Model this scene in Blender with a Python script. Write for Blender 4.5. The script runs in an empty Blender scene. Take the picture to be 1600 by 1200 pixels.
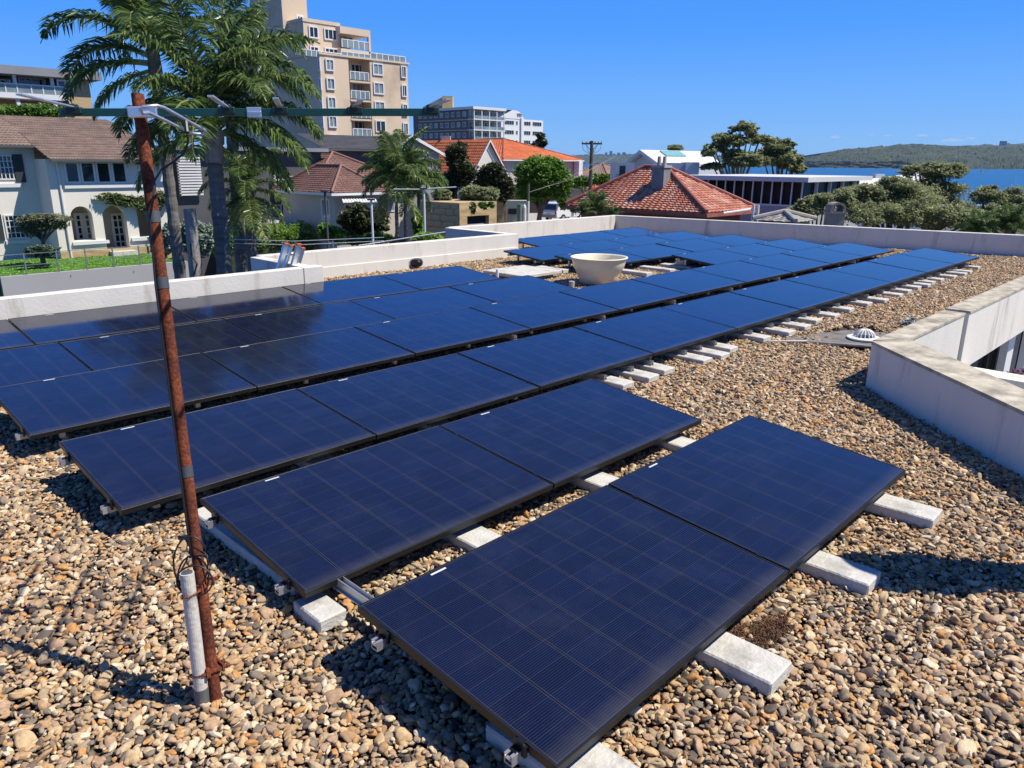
import bpy, bmesh, math, random
import numpy as np
from mathutils import Vector, Matrix
from mathutils.geometry import tessellate_polygon
R = math.radians
random.seed(7); rng = np.random.default_rng(11)
scene = bpy.context.scene
COL = scene.collection

# ------------------------------------------------------------------ camera
FPX, PITCH, YAW, ROLL, EYE = 1172.7, R(16.508), R(44.477), R(0.40), 2.107
fw = np.array([math.cos(YAW)*math.cos(PITCH), math.sin(YAW)*math.cos(PITCH), -math.sin(PITCH)])
rt = np.array([math.sin(YAW), -math.cos(YAW), 0.0]); up = np.cross(rt, fw)
r2 = rt*math.cos(ROLL)+up*math.sin(ROLL); u2 = -rt*math.sin(ROLL)+up*math.cos(ROLL)
CAM = np.array([0, 0, EYE]); FH = np.array([math.cos(YAW), math.sin(YAW), 0.0])
cam = bpy.data.cameras.new("camera"); camo = bpy.data.objects.new("camera", cam); COL.objects.link(camo)
cam.sensor_width = 36; cam.lens = 36*FPX/1600; cam.clip_start = 0.05; cam.clip_end = 60000
M = Matrix(((r2[0], u2[0], -fw[0], 0), (r2[1], u2[1], -fw[1], 0), (r2[2], u2[2], -fw[2], EYE), (0, 0, 0, 1)))
camo.matrix_world = M
scene.camera = camo

# ------------------------------------------------------------------ world, sun, exposure
SD = Vector((0.43, -0.52, 1.0)).normalized()          # direction to the sun
W = bpy.data.worlds.new("World"); scene.world = W; W.use_nodes = True
nt = W.node_tree; nt.nodes.clear()
out = nt.nodes.new('ShaderNodeOutputWorld'); bg = nt.nodes.new('ShaderNodeBackground')
sky = nt.nodes.new('ShaderNodeTexSky'); sky.sky_type = 'NISHITA'; sky.sun_disc = False
sky.sun_elevation = math.asin(SD.z); sky.sun_rotation = math.atan2(SD.x, SD.y)
sky.altitude = 0; sky.air_density = 1.0; sky.dust_density = 0.3; sky.ozone_density = 1.5
bg.inputs['Strength'].default_value = 0.06
hs = nt.nodes.new('ShaderNodeHueSaturation'); hs.inputs['Saturation'].default_value = 1.1
nt.links.new(sky.outputs[0], hs.inputs['Color']); nt.links.new(hs.outputs[0], bg.inputs['Color'])
# clear blue maritime sky: colour by elevation only, blended over the Nishita sky
bg2 = nt.nodes.new('ShaderNodeBackground'); bg2.inputs['Strength'].default_value = 0.80
tcw = nt.nodes.new('ShaderNodeTexCoord'); sxw = nt.nodes.new('ShaderNodeSeparateXYZ'); rw = nt.nodes.new('ShaderNodeValToRGB')
nt.links.new(tcw.outputs['Generated'], sxw.inputs[0]); nt.links.new(sxw.outputs['Z'], rw.inputs[0])
e = rw.color_ramp.elements; e[0].position = 0.0; e[0].color = (0.21, 0.50, 0.92, 1); e[1].position = 1.0; e[1].color = (0.012, 0.060, 0.28, 1)
for p_, c_ in ((0.05, (0.14, 0.42, 0.96)), (0.15, (0.050, 0.31, 1.0)), (0.32, (0.016, 0.215, 0.97)), (0.5, (0.024, 0.14, 0.58)), (0.7, (0.016, 0.085, 0.38))): x_ = e.new(p_); x_.color = c_+(1,)
nt.links.new(rw.outputs[0], bg2.inputs['Color']); msw = nt.nodes.new('ShaderNodeMixShader'); msw.inputs[0].default_value = 0.84
nt.links.new(bg.outputs[0], msw.inputs[1]); nt.links.new(bg2.outputs[0], msw.inputs[2]); nt.links.new(msw.outputs[0], out.inputs['Surface'])
sl = bpy.data.lights.new("sun", 'SUN'); sl.energy = 5.0; sl.angle = R(0.53); sl.color = (1.0, 0.94, 0.84)
so = bpy.data.objects.new("sun", sl); COL.objects.link(so); so.location = (0, 0, 60)
so.rotation_euler = SD.to_track_quat('Z', 'Y').to_euler()
scene.view_settings.view_transform = 'Standard'; scene.view_settings.look = 'None'
scene.view_settings.exposure = 0.48; scene.view_settings.gamma = 1.0; scene.view_settings.use_curve_mapping = False
scene.cycles.max_bounces = 6; scene.cycles.transparent_max_bounces = 12; scene.cycles.volume_bounces = 0

# ------------------------------------------------------------------ surveying helpers (photo bearing -> real point on a real plane)
def ray(u, v): return fw+(u-800)/FPX*r2-(v-600)/FPX*u2
def atz(u, v, z=0.0):
    d = ray(u, v); return CAM+d*(z-EYE)/d[2]
def atF(u, v, D):
    d = ray(u, v); return CAM+d*D/(d@FH)
def aty(u, v, y):
    d = ray(u, v); return CAM+d*y/d[1]
def atx(u, v, x):
    d = ray(u, v); return CAM+d*x/d[0]
def proj(P):
    d = P-CAM; w = d@fw; return 800+FPX*(d@r2)/w, 600-FPX*(d@u2)/w, w

# ------------------------------------------------------------------ materials
MATS = {}
ALB = 0.80                                             # overall albedo scale of the painted and mineral surfaces
def mat(name, col, rough=0.7, var=0.12, scale=4.0, bump=0.0, bscale=40.0, metal=0.0, spec=0.5, col2=None, c2amt=0.5, c2scale=1.5, stretch=(1, 1, 1), transl=0.0):
    if name in MATS: return MATS[name]
    if metal < .5: col = tuple(q*ALB for q in col); col2 = tuple(q*ALB for q in col2) if col2 else None
    m = bpy.data.materials.new(name); m.use_nodes = True; n = m.node_tree; nd = n.nodes; lk = n.links
    b = nd['Principled BSDF']
    tc = nd.new('ShaderNodeTexCoord'); mp = nd.new('ShaderNodeMapping'); mp.inputs['Scale'].default_value = stretch
    lk.new(tc.outputs['Object'], mp.inputs['Vector'])
    nz = nd.new('ShaderNodeTexNoise'); nz.inputs['Scale'].default_value = scale; nz.inputs['Detail'].default_value = 6
    lk.new(mp.outputs[0], nz.inputs['Vector'])
    mx = nd.new('ShaderNodeMix'); mx.data_type = 'RGBA'
    mx.inputs[6].default_value = tuple(max(0, c*(1-var)) for c in col)+(1,)
    mx.inputs[7].default_value = tuple(min(1, c*(1+var)) for c in col)+(1,)
    cr = nd.new('ShaderNodeMapRange'); cr.inputs[1].default_value = 0.3; cr.inputs[2].default_value = 0.7
    lk.new(nz.outputs['Fac'], cr.inputs[0]); lk.new(cr.outputs[0], mx.inputs[0])
    last = mx.outputs[2]
    if col2 is not None:
        n2 = nd.new('ShaderNodeTexNoise'); n2.inputs['Scale'].default_value = c2scale; n2.inputs['Detail'].default_value = 8
        n2.inputs['Roughness'].default_value = 0.65
        lk.new(mp.outputs[0], n2.inputs['Vector'])
        r_ = nd.new('ShaderNodeMapRange'); r_.inputs[1].default_value = 0.62-0.25*c2amt; r_.inputs[2].default_value = 0.72
        lk.new(n2.outputs['Fac'], r_.inputs[0])
        m2 = nd.new('ShaderNodeMix'); m2.data_type = 'RGBA'; m2.inputs[7].default_value = tuple(col2)+(1,)
        lk.new(r_.outputs[0], m2.inputs[0]); lk.new(last, m2.inputs[6]); last = m2.outputs[2]
    lk.new(last, b.inputs['Base Color'])
    b.inputs['Roughness'].default_value = rough; b.inputs['Metallic'].default_value = metal
    b.inputs['Specular IOR Level'].default_value = spec
    if bump > 0:
        n3 = nd.new('ShaderNodeTexNoise'); n3.inputs['Scale'].default_value = bscale; n3.inputs['Detail'].default_value = 5
        lk.new(tc.outputs['Object'], n3.inputs['Vector'])
        bp = nd.new('ShaderNodeBump'); bp.inputs['Strength'].default_value = bump; bp.inputs['Distance'].default_value = 0.02
        lk.new(n3.outputs['Fac'], bp.inputs['Height']); lk.new(bp.outputs[0], b.inputs['Normal'])
    if transl > 0:
        tr = nd.new('ShaderNodeBsdfTranslucent'); ms = nd.new('ShaderNodeMixShader'); ms.inputs[0].default_value = transl
        lk.new(last, tr.inputs['Color']); lk.new(b.outputs[0], ms.inputs[1]); lk.new(tr.outputs[0], ms.inputs[2])
        lk.new(ms.outputs[0], nd['Material Output'].inputs['Surface'])
    MATS[name] = m; return m

LK = 1.45                                              # overall leaf albedo
def leafmat(name, c1, c2, c3=None, rough=0.45, transl=0.25):
    """foliage: every leaf carries its own 'tone' number, which picks between leaf colours"""
    if name in MATS: return MATS[name]
    m = bpy.data.materials.new(name); m.use_nodes = True; n = m.node_tree; nd = n.nodes; lk = n.links
    b = nd['Principled BSDF']; at = nd.new('ShaderNodeAttribute'); at.attribute_name = 'tone'
    cr = nd.new('ShaderNodeValToRGB'); e = cr.color_ramp.elements
    c1, c2 = tuple(q*LK for q in c1), tuple(q*LK for q in c2)
    e[0].color = c1+(1,); e[1].color = c2+(1,); e[1].position = 0.85 if c3 else 1.0
    if c3: x = e.new(1.0); x.color = tuple(q*LK for q in c3)+(1,)
    lk.new(at.outputs['Fac'], cr.inputs[0]); lk.new(cr.outputs[0], b.inputs['Base Color'])
    b.inputs['Roughness'].default_value = rough; b.inputs['Specular IOR Level'].default_value = 0.22
    tr = nd.new('ShaderNodeBsdfTranslucent'); ms = nd.new('ShaderNodeMixShader'); ms.inputs[0].default_value = transl
    lk.new(cr.outputs[0], tr.inputs['Color']); lk.new(b.outputs[0], ms.inputs[1]); lk.new(tr.outputs[0], ms.inputs[2])
    lk.new(ms.outputs[0], nd['Material Output'].inputs['Surface'])
    MATS[name] = m; return m

WHITE = mat('white_render', (0.79, 0.75, 0.66), 0.8, 0.05, 1.2, 0.15, 30, col2=(0.47, 0.42, 0.34), c2amt=0.26, c2scale=1.5, stretch=(2.2, 2.2, .35))
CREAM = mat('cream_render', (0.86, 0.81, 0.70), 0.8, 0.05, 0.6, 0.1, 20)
WHITEP = mat('white_paint', (0.82, 0.82, 0.80), 0.45, 0.03, 2)
GREYW = mat('grey_render', (0.42, 0.42, 0.42), 0.85, 0.08, .8, 0.1, 20)
GLASS = mat('window_glass', (0.02, 0.028, 0.032), 0.04, 0.3, 0.4, spec=0.7)
GLASSB = mat('curtained_glass', (0.22, 0.28, 0.29), 0.08, 0.35, 0.5, spec=0.7)
ALU = mat('aluminium', (0.62, 0.63, 0.64), 0.32, 0.06, 8, metal=0.9)
BLACKM = mat('black_anodised', (0.008, 0.009, 0.011), 0.32, 0.1, 10, spec=0.5)
CONC = mat('concrete', (0.62, 0.60, 0.54), 0.9, 0.10, 12, 0.35, 60, col2=(0.33, 0.31, 0.27), c2amt=0.4, c2scale=5)
BARK = mat('bark', (0.13, 0.11, 0.09), 0.9, 0.3, 6, 0.5, 20)

# ------------------------------------------------------------------ mesh builder
class MB:
    def __init__(s): s.v = []; s.f = []
    def add(s, vs, fs):
        o = len(s.v); s.v += [tuple(map(float, q)) for q in vs]; s.f += [tuple(o+i for i in f) for f in fs]; return s
    def box(s, x0, y0, z0, x1, y1, z1):
        x0, x1 = min(x0, x1), max(x0, x1); y0, y1 = min(y0, y1), max(y0, y1); z0, z1 = min(z0, z1), max(z0, z1)
        return s.add([(x0, y0, z0), (x1, y0, z0), (x1, y1, z0), (x0, y1, z0), (x0, y0, z1), (x1, y0, z1), (x1, y1, z1), (x0, y1, z1)],
                     [(0, 3, 2, 1), (4, 5, 6, 7), (0, 1, 5, 4), (1, 2, 6, 5), (2, 3, 7, 6), (3, 0, 4, 7)])
    def obox(s, c, ax, ay, az):
        c, ax, ay, az = map(np.array, (c, ax, ay, az)); P = []
        for k in (-1, 1):
            for a, b in ((-1, -1), (1, -1), (1, 1), (-1, 1)): P.append(c+ax*a+ay*b+az*k)
        return s.add(P, [(0, 3, 2, 1), (4, 5, 6, 7), (0, 1, 5, 4), (1, 2, 6, 5), (2, 3, 7, 6), (3, 0, 4, 7)])
    def tube(s, pts, rad, n=10, caps=True):
        pts = [np.array(p, float) for p in pts]; rs = rad if hasattr(rad, '__len__') else [rad]*len(pts)
        rings = []; prev = None
        for i, p in enumerate(pts):
            t = pts[min(i+1, len(pts)-1)]-pts[max(i-1, 0)]; t = t/(np.linalg.norm(t)+1e-12)
            a = prev if prev is not None else (np.array([0, 0, 1.0]) if abs(t[2]) < .9 else np.array([1.0, 0, 0]))
            x = a-t*(a@t); x /= np.linalg.norm(x); y = np.cross(t, x); prev = x
            rings.append([p+rs[i]*(math.cos(2*math.pi*k/n)*x+math.sin(2*math.pi*k/n)*y) for k in range(n)])
        vs = [q for r_ in rings for q in r_]; fs = []
        for i in range(len(pts)-1):
            for k in range(n): fs.append((i*n+k, i*n+(k+1) % n, (i+1)*n+(k+1) % n, (i+1)*n+k))
        if caps: fs.append(tuple(range(n-1, -1, -1))); fs.append(tuple((len(pts)-1)*n+k for k in range(n)))
        return s.add(vs, fs)
    def lathe(s, prof, c=(0, 0, 0), n=40):
        vs = []; fs = []
        for r_, z in prof:
            for k in range(n): vs.append((c[0]+r_*math.cos(2*math.pi*k/n), c[1]+r_*math.sin(2*math.pi*k/n), c[2]+z))
        for i in range(len(prof)-1):
            for k in range(n): fs.append((i*n+k, i*n+(k+1) % n, (i+1)*n+(k+1) % n, (i+1)*n+k))
        return s.add(vs, fs)
    def prism(s, poly, d):
        """closed polygon (3D points, coplanar) extruded by vector d"""
        n = len(poly); P = [np.array(p, float) for p in poly]; d = np.array(d, float)
        vs = P+[p+d for p in P]
        fs = [tuple(range(n)), tuple(range(2*n-1, n-1, -1))]+[(i, i+n, (i+1) % n+n, (i+1) % n) for i in range(n)]
        return s.add(vs, fs)
    def build(s, name, m, parent=None, smooth=False, bevel=0):
        me = bpy.data.meshes.new(name); me.from_pydata(s.v, [], s.f); me.validate()
        bm = bmesh.new(); bm.from_mesh(me); bmesh.ops.recalc_face_normals(bm, faces=bm.faces)
        if bevel > 0: bmesh.ops.bevel(bm, geom=list(bm.edges), offset=bevel, segments=1, affect='EDGES', clamp_overlap=True)
        bm.to_mesh(me); bm.free()
        if smooth:
            for p in me.polygons: p.use_smooth = True
        if m: me.materials.append(m)
        o = bpy.data.objects.new(name, me); COL.objects.link(o)
        if parent is not None: o.parent = parent; o.matrix_parent_inverse = parent_inv(parent)
        return o
def world_of(p):
    m = Matrix.LocRotScale(p.location, p.rotation_euler, p.scale)
    return m if p.parent is None else world_of(p.parent) @ p.matrix_parent_inverse @ m
def parent_inv(p): return world_of(p).inverted()
def tag(o, label, cat, group=None):
    o['label'] = label; o['category'] = cat
    if group: o['group'] = group
    return o
def thing(name, label, cat, loc=(0, 0, 0), rotz=0, group=None):
    o = bpy.data.objects.new(name, None); COL.objects.link(o); o.empty_display_size = .2
    o.location = tuple(map(float, loc)); o.rotation_euler = (0, 0, rotz); return tag(o, label, cat, group)
def struct(o): o['kind'] = 'structure'; return o
def stuff(o): o['kind'] = 'stuff'; return o
def instance(o, parent, name=None):
    c = o.copy(); COL.objects.link(c); c.parent = parent; return c
ORD = ['first', 'second', 'third', 'fourth', 'fifth', 'sixth', 'seventh', 'eighth', 'ninth', 'tenth', 'eleventh', 'twelfth', 'thirteenth',
       'fourteenth', 'fifteenth', 'sixteenth', 'seventeenth', 'eighteenth', 'nineteenth', 'twentieth', 'twenty first', 'twenty second',
       'twenty third', 'twenty fourth', 'twenty fifth', 'twenty sixth', 'twenty seventh', 'twenty eighth']

def holed_wall(mb, outline, holes, to3d, depth):
    """wall sheet with real openings: outline/holes are 2D loops; to3d(a,z,d) maps to space, d = depth into the wall"""
    loops = [[Vector((a, z, 0)) for a, z in outline]]+[[Vector((a, z, 0)) for a, z in h] for h in holes]
    flat = [q for l in loops for q in l]
    tris = tessellate_polygon(loops)
    mb.add([to3d(q.x, q.y, 0) for q in flat], [tuple(t) for t in tris])
    for h in holes:
        n = len(h); mb.add([to3d(a, z, 0) for a, z in h]+[to3d(a, z, depth) for a, z in h], [(i, (i+1) % n, (i+1) % n+n, i+n) for i in range(n)])
    n = len(outline); mb.add([to3d(a, z, 0) for a, z in outline]+[to3d(a, z, depth) for a, z in outline], [(i, (i+1) % n, (i+1) % n+n, i+n) for i in range(n)])

def window(parent, face, p, a0, a1, z0, z1, nx=1, nz=1, fr=None, gl=None, t=0.06, proud=0.05, sub=False):
    """framed window on a wall plane; face 'y' = wall faces -Y at y=p, 'x' = wall faces -X at x=p"""
    fr = fr or WHITEP; gl = gl or GLASS
    a0, a1 = min(a0, a1), max(a0, a1); z0, z1 = min(z0, z1), max(z0, z1)
    def bx(mb, a, b, c, d, q0, q1):
        if face == 'y': mb.box(a, p-q1, c, b, p-q0, d)
        else: mb.box(p-q1, a, c, p-q0, b, d)
    f = MB(); e = .002
    bx(f, a0, a1, z0, z0+t, e, proud); bx(f, a0, a1, z1-t, z1, e, proud)
    bx(f, a0, a0+t, z0+t, z1-t, e, proud); bx(f, a1-t, a1, z0+t, z1-t, e, proud)
    for i in range(1, nx):
        a = a0+(a1-a0)*i/nx; bx(f, a-t*.3, a+t*.3, z0+t, z1-t, e, proud*.8)
    for i in range(1, nz):
        z = z0+(z1-z0)*i/nz; bx(f, a0+t, a1-t, z-t*.25, z+t*.25, e, proud*.7)
    w = f.build('window', fr, parent)
    g = MB(); bx(g, a0+t*.5, a1-t*.5, z0+t*.5, z1-t*.5, e, proud*.35)
    g.build('pane', gl, parent if sub else w)
    return w
def winpx(parent, face, p, u0, v0, u1, v1, **k):
    """window whose corners were measured at bearings (u,v) on the wall plane"""
    f = aty if face == 'y' else atx; i = 0 if face == 'y' else 1
    um = (u0+u1)/2; vm = (v0+v1)/2
    return window(parent, face, p, f(u0, vm, p)[i], f(u1, vm, p)[i], f(um, v1, p)[2], f(um, v0, p)[2], **k)

def tile_plane(mb, eL, eR, rL, rR, courses, cols, lip=0.05, wave=0.03):
    """one slope of a tiled roof: overlapping courses with a rolled profile along the eave"""
    eL, eR, rL, rR = (np.array(q, float) for q in (eL, eR, rL, rR))
    nrm = np.cross(eR-eL, rL-eL+1e-9); nrm /= np.linalg.norm(nrm)
    if nrm[2] < 0: nrm = -nrm
    W0 = np.linalg.norm(eR-eL); ux = (eR-eL)/W0
    for c in range(courses):
        t0, t1 = c/courses, (c+1.12)/courses
        if c == courses-1: t1 = 1.0
        L0, R0 = eL+(rL-eL)*t0, eR+(rR-eR)*t0; L1, R1 = eL+(rL-eL)*t1, eR+(rR-eR)*t1
        k = max(2, int(cols*3*np.linalg.norm(R0-L0)/W0)); vs = []
        for j in range(k+1):
            s = j/k; P0 = L0+(R0-L0)*s; P1 = L1+(R1-L1)*s
            h0 = wave*math.sin((P0-eL)@ux/W0*cols*2*math.pi); h1 = wave*math.sin((P1-eL)@ux/W0*cols*2*math.pi)
            vs += [P0+nrm*(lip*.1), P0+nrm*(lip+h0), P1+nrm*(h1*.9+.005)]
        fs = []
        for j in range(k): a = 3*j; fs += [(a, a+3, a+4, a+1), (a+1, a+4, a+5, a+2)]
        mb.add(vs, fs)

def leaves(name, m, parent, clumps, n, size, flat=0.0, shell=0.55, sub=14, seed=0, subr=0.33, fill=.22):
    """crown made of leaf-sized faces gathered in sub-clumps through several ellipsoids [(centre, radii)]"""
    g = np.random.default_rng(seed+100); vol = np.array([c[1][0]*c[1][1]*c[1][2] for c in clumps])**.8; vol /= vol.sum()
    P = []; T = []
    for (c, r), w in zip(clumps, vol):
        nn = int(n*w); ns = max(8, int(sub*len(clumps)*w*2.6)+6)
        d = g.normal(size=(ns, 3)); d /= np.linalg.norm(d, axis=1)[:, None]
        rad = shell+(1-shell)*g.random(ns)**.6
        sc = d*rad[:, None]*np.array(r)*(.88); tone = g.random(ns)
        sc[:, 2] = np.where(sc[:, 2] < -.75*r[2], sc[:, 2]*.6, sc[:, 2])
        idx = g.integers(0, ns, nn); sz = subr*(.7+.6*g.random(ns))
        q = g.normal(size=(nn, 3)); q /= np.linalg.norm(q, axis=1)[:, None]; q *= (g.random(nn)**.45)[:, None]
        pt = np.array(c)+sc[idx]+q*np.array(r)*sz[idx][:, None]*np.array([1, 1, .8])
        lo = g.random(nn) < fill; dd = g.normal(size=(nn, 3)); dd /= np.linalg.norm(dd, axis=1)[:, None]
        pt[lo] = (np.array(c)+dd*(g.random(nn)[:, None]**.4)*np.array(r)*.93)[lo]; P.append(pt)
        T.append(np.clip(tone[idx]*.45+g.random(nn)*.55, 0, 1))
    P = np.concatenate(P); T = np.concatenate(T); N = len(P)
    nrm = g.normal(size=(N, 3)); nrm[:, 2] = np.abs(nrm[:, 2])+.2+flat; nrm += np.array(SD)*.75;   # leaves turn toward the light
    nrm = nrm; nrm /= np.linalg.norm(nrm, axis=1)[:, None]
    a = np.cross(nrm, g.normal(size=(N, 3))); a /= np.linalg.norm(a, axis=1)[:, None]; b = np.cross(nrm, a)
    s = size*(.6+.8*g.random(N))[:, None]
    V = np.stack([P-a*s, P-b*s*.45, P+a*s, P+b*s*.45], 1).reshape(-1, 3)
    me = bpy.data.meshes.new(name); me.vertices.add(4*N); me.vertices.foreach_set('co', V.ravel().astype(np.float32))
    me.loops.add(4*N); me.loops.foreach_set('vertex_index', np.arange(4*N, dtype=np.int32))
    me.polygons.add(N); me.polygons.foreach_set('loop_start', np.arange(0, 4*N, 4, dtype=np.int32))
    at = me.attributes.new('tone', 'FLOAT', 'FACE'); at.data.foreach_set('value', T.astype(np.float32))
    me.update(calc_edges=True); me.materials.append(m)
    o = bpy.data.objects.new(name, me); COL.objects.link(o)
    if parent is not None: o.parent = parent; o.matrix_parent_inverse = parent_inv(parent)
    return o

def tree(name, label, base, clumps, n, size, lm, trunk_r=.25, group=None, cat='tree', seed=0, bark=None, boughs=0, keep=0, **k):
    base = np.array(base, float); t = thing(name, label, cat, base, 0, group); g = random.Random(seed); full = clumps
    if boughs: full = fluff(clumps, boughs, seed)+([(c, tuple(np.array(r)*keep)) for c, r in clumps] if keep else [])
    m = MB(); top = np.mean([c for c, r in clumps], axis=0); top = np.array([base[0]*.4+top[0]*.6, base[1]*.4+top[1]*.6, top[2]*.6+base[2]*.4])
    m.tube([base-np.array([0, 0, .3]), (base*.5+top*.5)+np.array([g.uniform(-.2, .2), g.uniform(-.2, .2), 0]), top], [trunk_r, trunk_r*.8, trunk_r*.6], 8)
    for c, r in clumps:
        c = np.array(c, float)
        for q in range(3):
            e = c+np.array([g.uniform(-.6, .6)*r[0], g.uniform(-.6, .6)*r[1], g.uniform(.0, .6)*r[2]])
            mid = top*.5+e*.5+np.array([0, 0, -.1*r[2]]); m.tube([top, mid, e], [trunk_r*.5, trunk_r*.3, trunk_r*.1], 5)
    m.build('trunk', bark or BARK, t); leaves('crown', lm, t, full, n, size, seed=seed, **k)
    return t
def fluff(cls, k, seed, lo=.26, hi=.50):
    """break each big crown ellipsoid into many uneven boughs, some poking past the outline"""
    g = np.random.default_rng(seed+900); out_ = []
    for c, r in cls:
        r = np.array(r)
        for i in range(k):
            d = g.normal(size=3); d /= np.linalg.norm(d); d[2] = d[2] if d[2] > -.5 else -d[2]*.4; f_ = g.uniform(lo, hi)
            out_.append((tuple(np.array(c)+d*r*g.uniform(.35, 1.02-f_*.55)), tuple(r*f_*np.array([g.uniform(.8, 1.3), g.uniform(.8, 1.3), g.uniform(.6, 1.0)]))))
    return out_
def cl(u, v, ru, rv, F, dr=None):
    """crown ellipsoid seen at bearing (u,v) and forward distance F"""
    return (tuple(atF(u, v, F)), (ru*F/FPX, (dr if dr else ru)*F/FPX, rv*F/FPX))

# ================================================================== THE ROOF (structure)
GR0, GR1 = -14.0, 24.0
TH = 0.20; PH = 0.50                                   # parapet thickness and height
roofbase = MB()
for (x0, y0, x1, y1) in ((-8, -3.2, 4.3, 10.45), (4.3, 2.4, 21.6, 10.45), (6.3, 10.45, 20.6, 12.32), (12.9, 12.32, 20.2, 14.6)):
    roofbase.box(x0, y0, -.35, x1, y1, -.045)
roofbase.prism([(4.3, -3.2, -.35), (7.45, 2.4, -.35), (4.3, 2.4, -.35)], (0, 0, .305))
SUBST = mat('roof_substrate', (0.075, 0.058, 0.042), 0.95, 0.4, 30, 0.6, 60)
struct(roofbase.build('roof_deck', SUBST))

def parapet(segs, label, name='parapet_wall', m=None, grp='parapet walls round the gravel roof'):
    mb = MB()
    for s in segs: mb.box(*s)
    o = mb.build(name, m or WHITE, None, bevel=.006); tag(o, label, 'wall', grp); return o
parapet([(-8, 10.52, -4, 6.06, 10.72, PH-.002)], 'low white rendered parapet wall behind the nearest left panels, with a ladder leaning on its far side')
parapet([(6.072, 10.52, -4, 6.42, 10.72, PH)], 'short white end piece of the left parapet beyond a vertical crack')
parapet([(6.12, 10.722, -4, 6.32, 12.36, PH-.004)], 'white parapet return wall whose shaded side shows behind the ladder')
parapet([(6.322, 12.33, -4, 12.74, 12.55, PH), (6.4, 12.305, -.3, 12.70, 12.33, .20)], 'long white parapet wall behind the gravel strip and the black floodlight')
parapet([(12.54, 12.552, -4, 12.74, 14.72, PH-.003)], 'short white parapet return with a shaded wedge beyond the gravel strip')
parapet([(12.742, 14.62, -4, 19.48, 14.84, PH)], 'white parapet wall along the back left of the furthest panels, lit by the sun')
fa, fb = np.array([19.5, 14.84]), np.array([22.9, -3.2]); fd = (fb-fa)/np.linalg.norm(fb-fa); fn = np.array([-fd[1], fd[0]])
if fn[0] < 0: fn = -fn
mb = MB(); P = [fa, fb, fb+fn*TH, fa+fn*TH]; mb.prism([(p[0], p[1], -4) for p in P], (0, 0, 4+PH-.001))
tag(mb.build('parapet_wall', WHITE, None, bevel=.006), 'long parapet wall in shade across the far right end of the roof', 'wall', 'parapet walls round the gravel roof')

# right-hand angled upstand wall round the light well
TOPST = mat('stained_wall_top', (0.56, 0.50, 0.38), 0.9, 0.2, 7, 0.2, 40, col2=(0.17, 0.15, 0.12), c2amt=0.75, c2scale=4)
WHR = 0.455
c0 = np.array([7.55, 2.50]); c1 = np.array([3.4, -1.92]); d1 = (c1-c0)/np.linalg.norm(c1-c0); n1 = np.array([-d1[1], d1[0]])
if n1[0] < 0: n1 = -n1
i0 = np.array([7.62+.30, 2.28]); i1 = c1+n1*.2
mb = MB(); mb.prism([(c0[0], c0[1], -.3), (c1[0], c1[1], -.3), (i1[0], i1[1], -.3), (i0[0], i0[1], -.3)], (0, 0, .3+WHR-.03))
wa = tag(mb.build('upstand_wall', WHITE), 'white rendered angled wall at the right edge with its shaded side to the camera', 'wall', 'walls of the sunken courtyard')
mb = MB(); mb.prism([(*(c0+np.array([-.012, .0])), WHR-.03), (*(c1-n1*.012), WHR-.03), (*(i1+n1*.01), WHR-.03), (*i0, WHR-.03)], (0, 0, .03))
mb.build('coping', TOPST, wa)
wb = tag(MB().box(7.93, 2.285, -3.2, 9.86, 2.50, WHR-.03).build('upstand_wall', WHITE), 'sunlit white wall of the sunken courtyard from the angled corner to the vertical groove', 'wall', 'walls of the sunken courtyard')
MB().prism([(7.925, 2.275, WHR-.03), (9.86, 2.275, WHR-.03), (9.86, 2.51, WHR-.03), (7.60, 2.51, WHR-.03)], (0, 0, .028)).build('coping', TOPST, wb)
wc = tag(MB().box(9.93, 2.255, -.27, 21.55, 2.50, WHR-.02).build('fascia_wall', WHITE), 'long white fascia wall running away beyond the vertical groove, over a dark window', 'wall', 'walls of the sunken courtyard')
MB().box(9.93, 2.245, WHR-.02, 21.55, 2.51, WHR+.01).build('coping', TOPST, wc)
MB().box(9.862, 2.31, -3.2, 9.928, 2.49, WHR-.05).build('groove_strip', GREYW, wc)
wd = thing('courtyard_window', 'dark glazing with white columns under the long white fascia', 'window', (12, 2.6, -3))
MB().box(9.93, 2.62, -3.2, 18, 2.64, -.275).build('pane', GLASS, wd)
for x in (float(aty(1575, 545, 2.5)[0]), 15.3): MB().box(x, 2.50, -3.2, x+.42, 2.61, -.272).build('column', WHITEP, wd)
for x in (float(aty(1560, 545, 2.56)[0]), 12.8): MB().box(x, 2.56, -3.2, x+.05, 2.615, -.275).build('mullion', BLACKM, wd)
# courtyard planter wall heading toward the camera
we = MB().box(9.98, -3.5, -3.2, 10.22, 2.22, -.32).box(9.93, -3.5, -.318, 10.27, 2.22, -.26).build('planter_wall', WHITE)
tag(we, 'low white planter wall crossing the courtyard below the fascia', 'wall', 'walls of the sunken courtyard')
struct(MB().box(4.0, -4.5, -3.3, 20, 2.6, -3.2).build('courtyard_floor', GREYW))
PURP = leafmat('purple_leaf', (0.05, 0.03, 0.05), (0.16, 0.07, 0.13), (0.30, 0.14, 0.24))
for k, (u, v, s) in enumerate([(1578, 587, .12), (1594, 584, .14)]):
    c = aty(u, v, 2.0); c = atx(u, v, 11.0); t = thing('flowering_shrub', ['small purple leaved plant at the foot of the dark courtyard window', 'larger purple leaved plant beside the right picture edge'][k], 'plant', (c[0], c[1], c[2]-.3))
    leaves('foliage', PURP, t, [(tuple(c+np.array([0, 0, -.05])), (s, s, s*.8))], 260, .035, seed=k)
    MB().tube([(c[0], c[1], c[2]-.6), c], .01, 5).build('stem', BARK, t)

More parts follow.
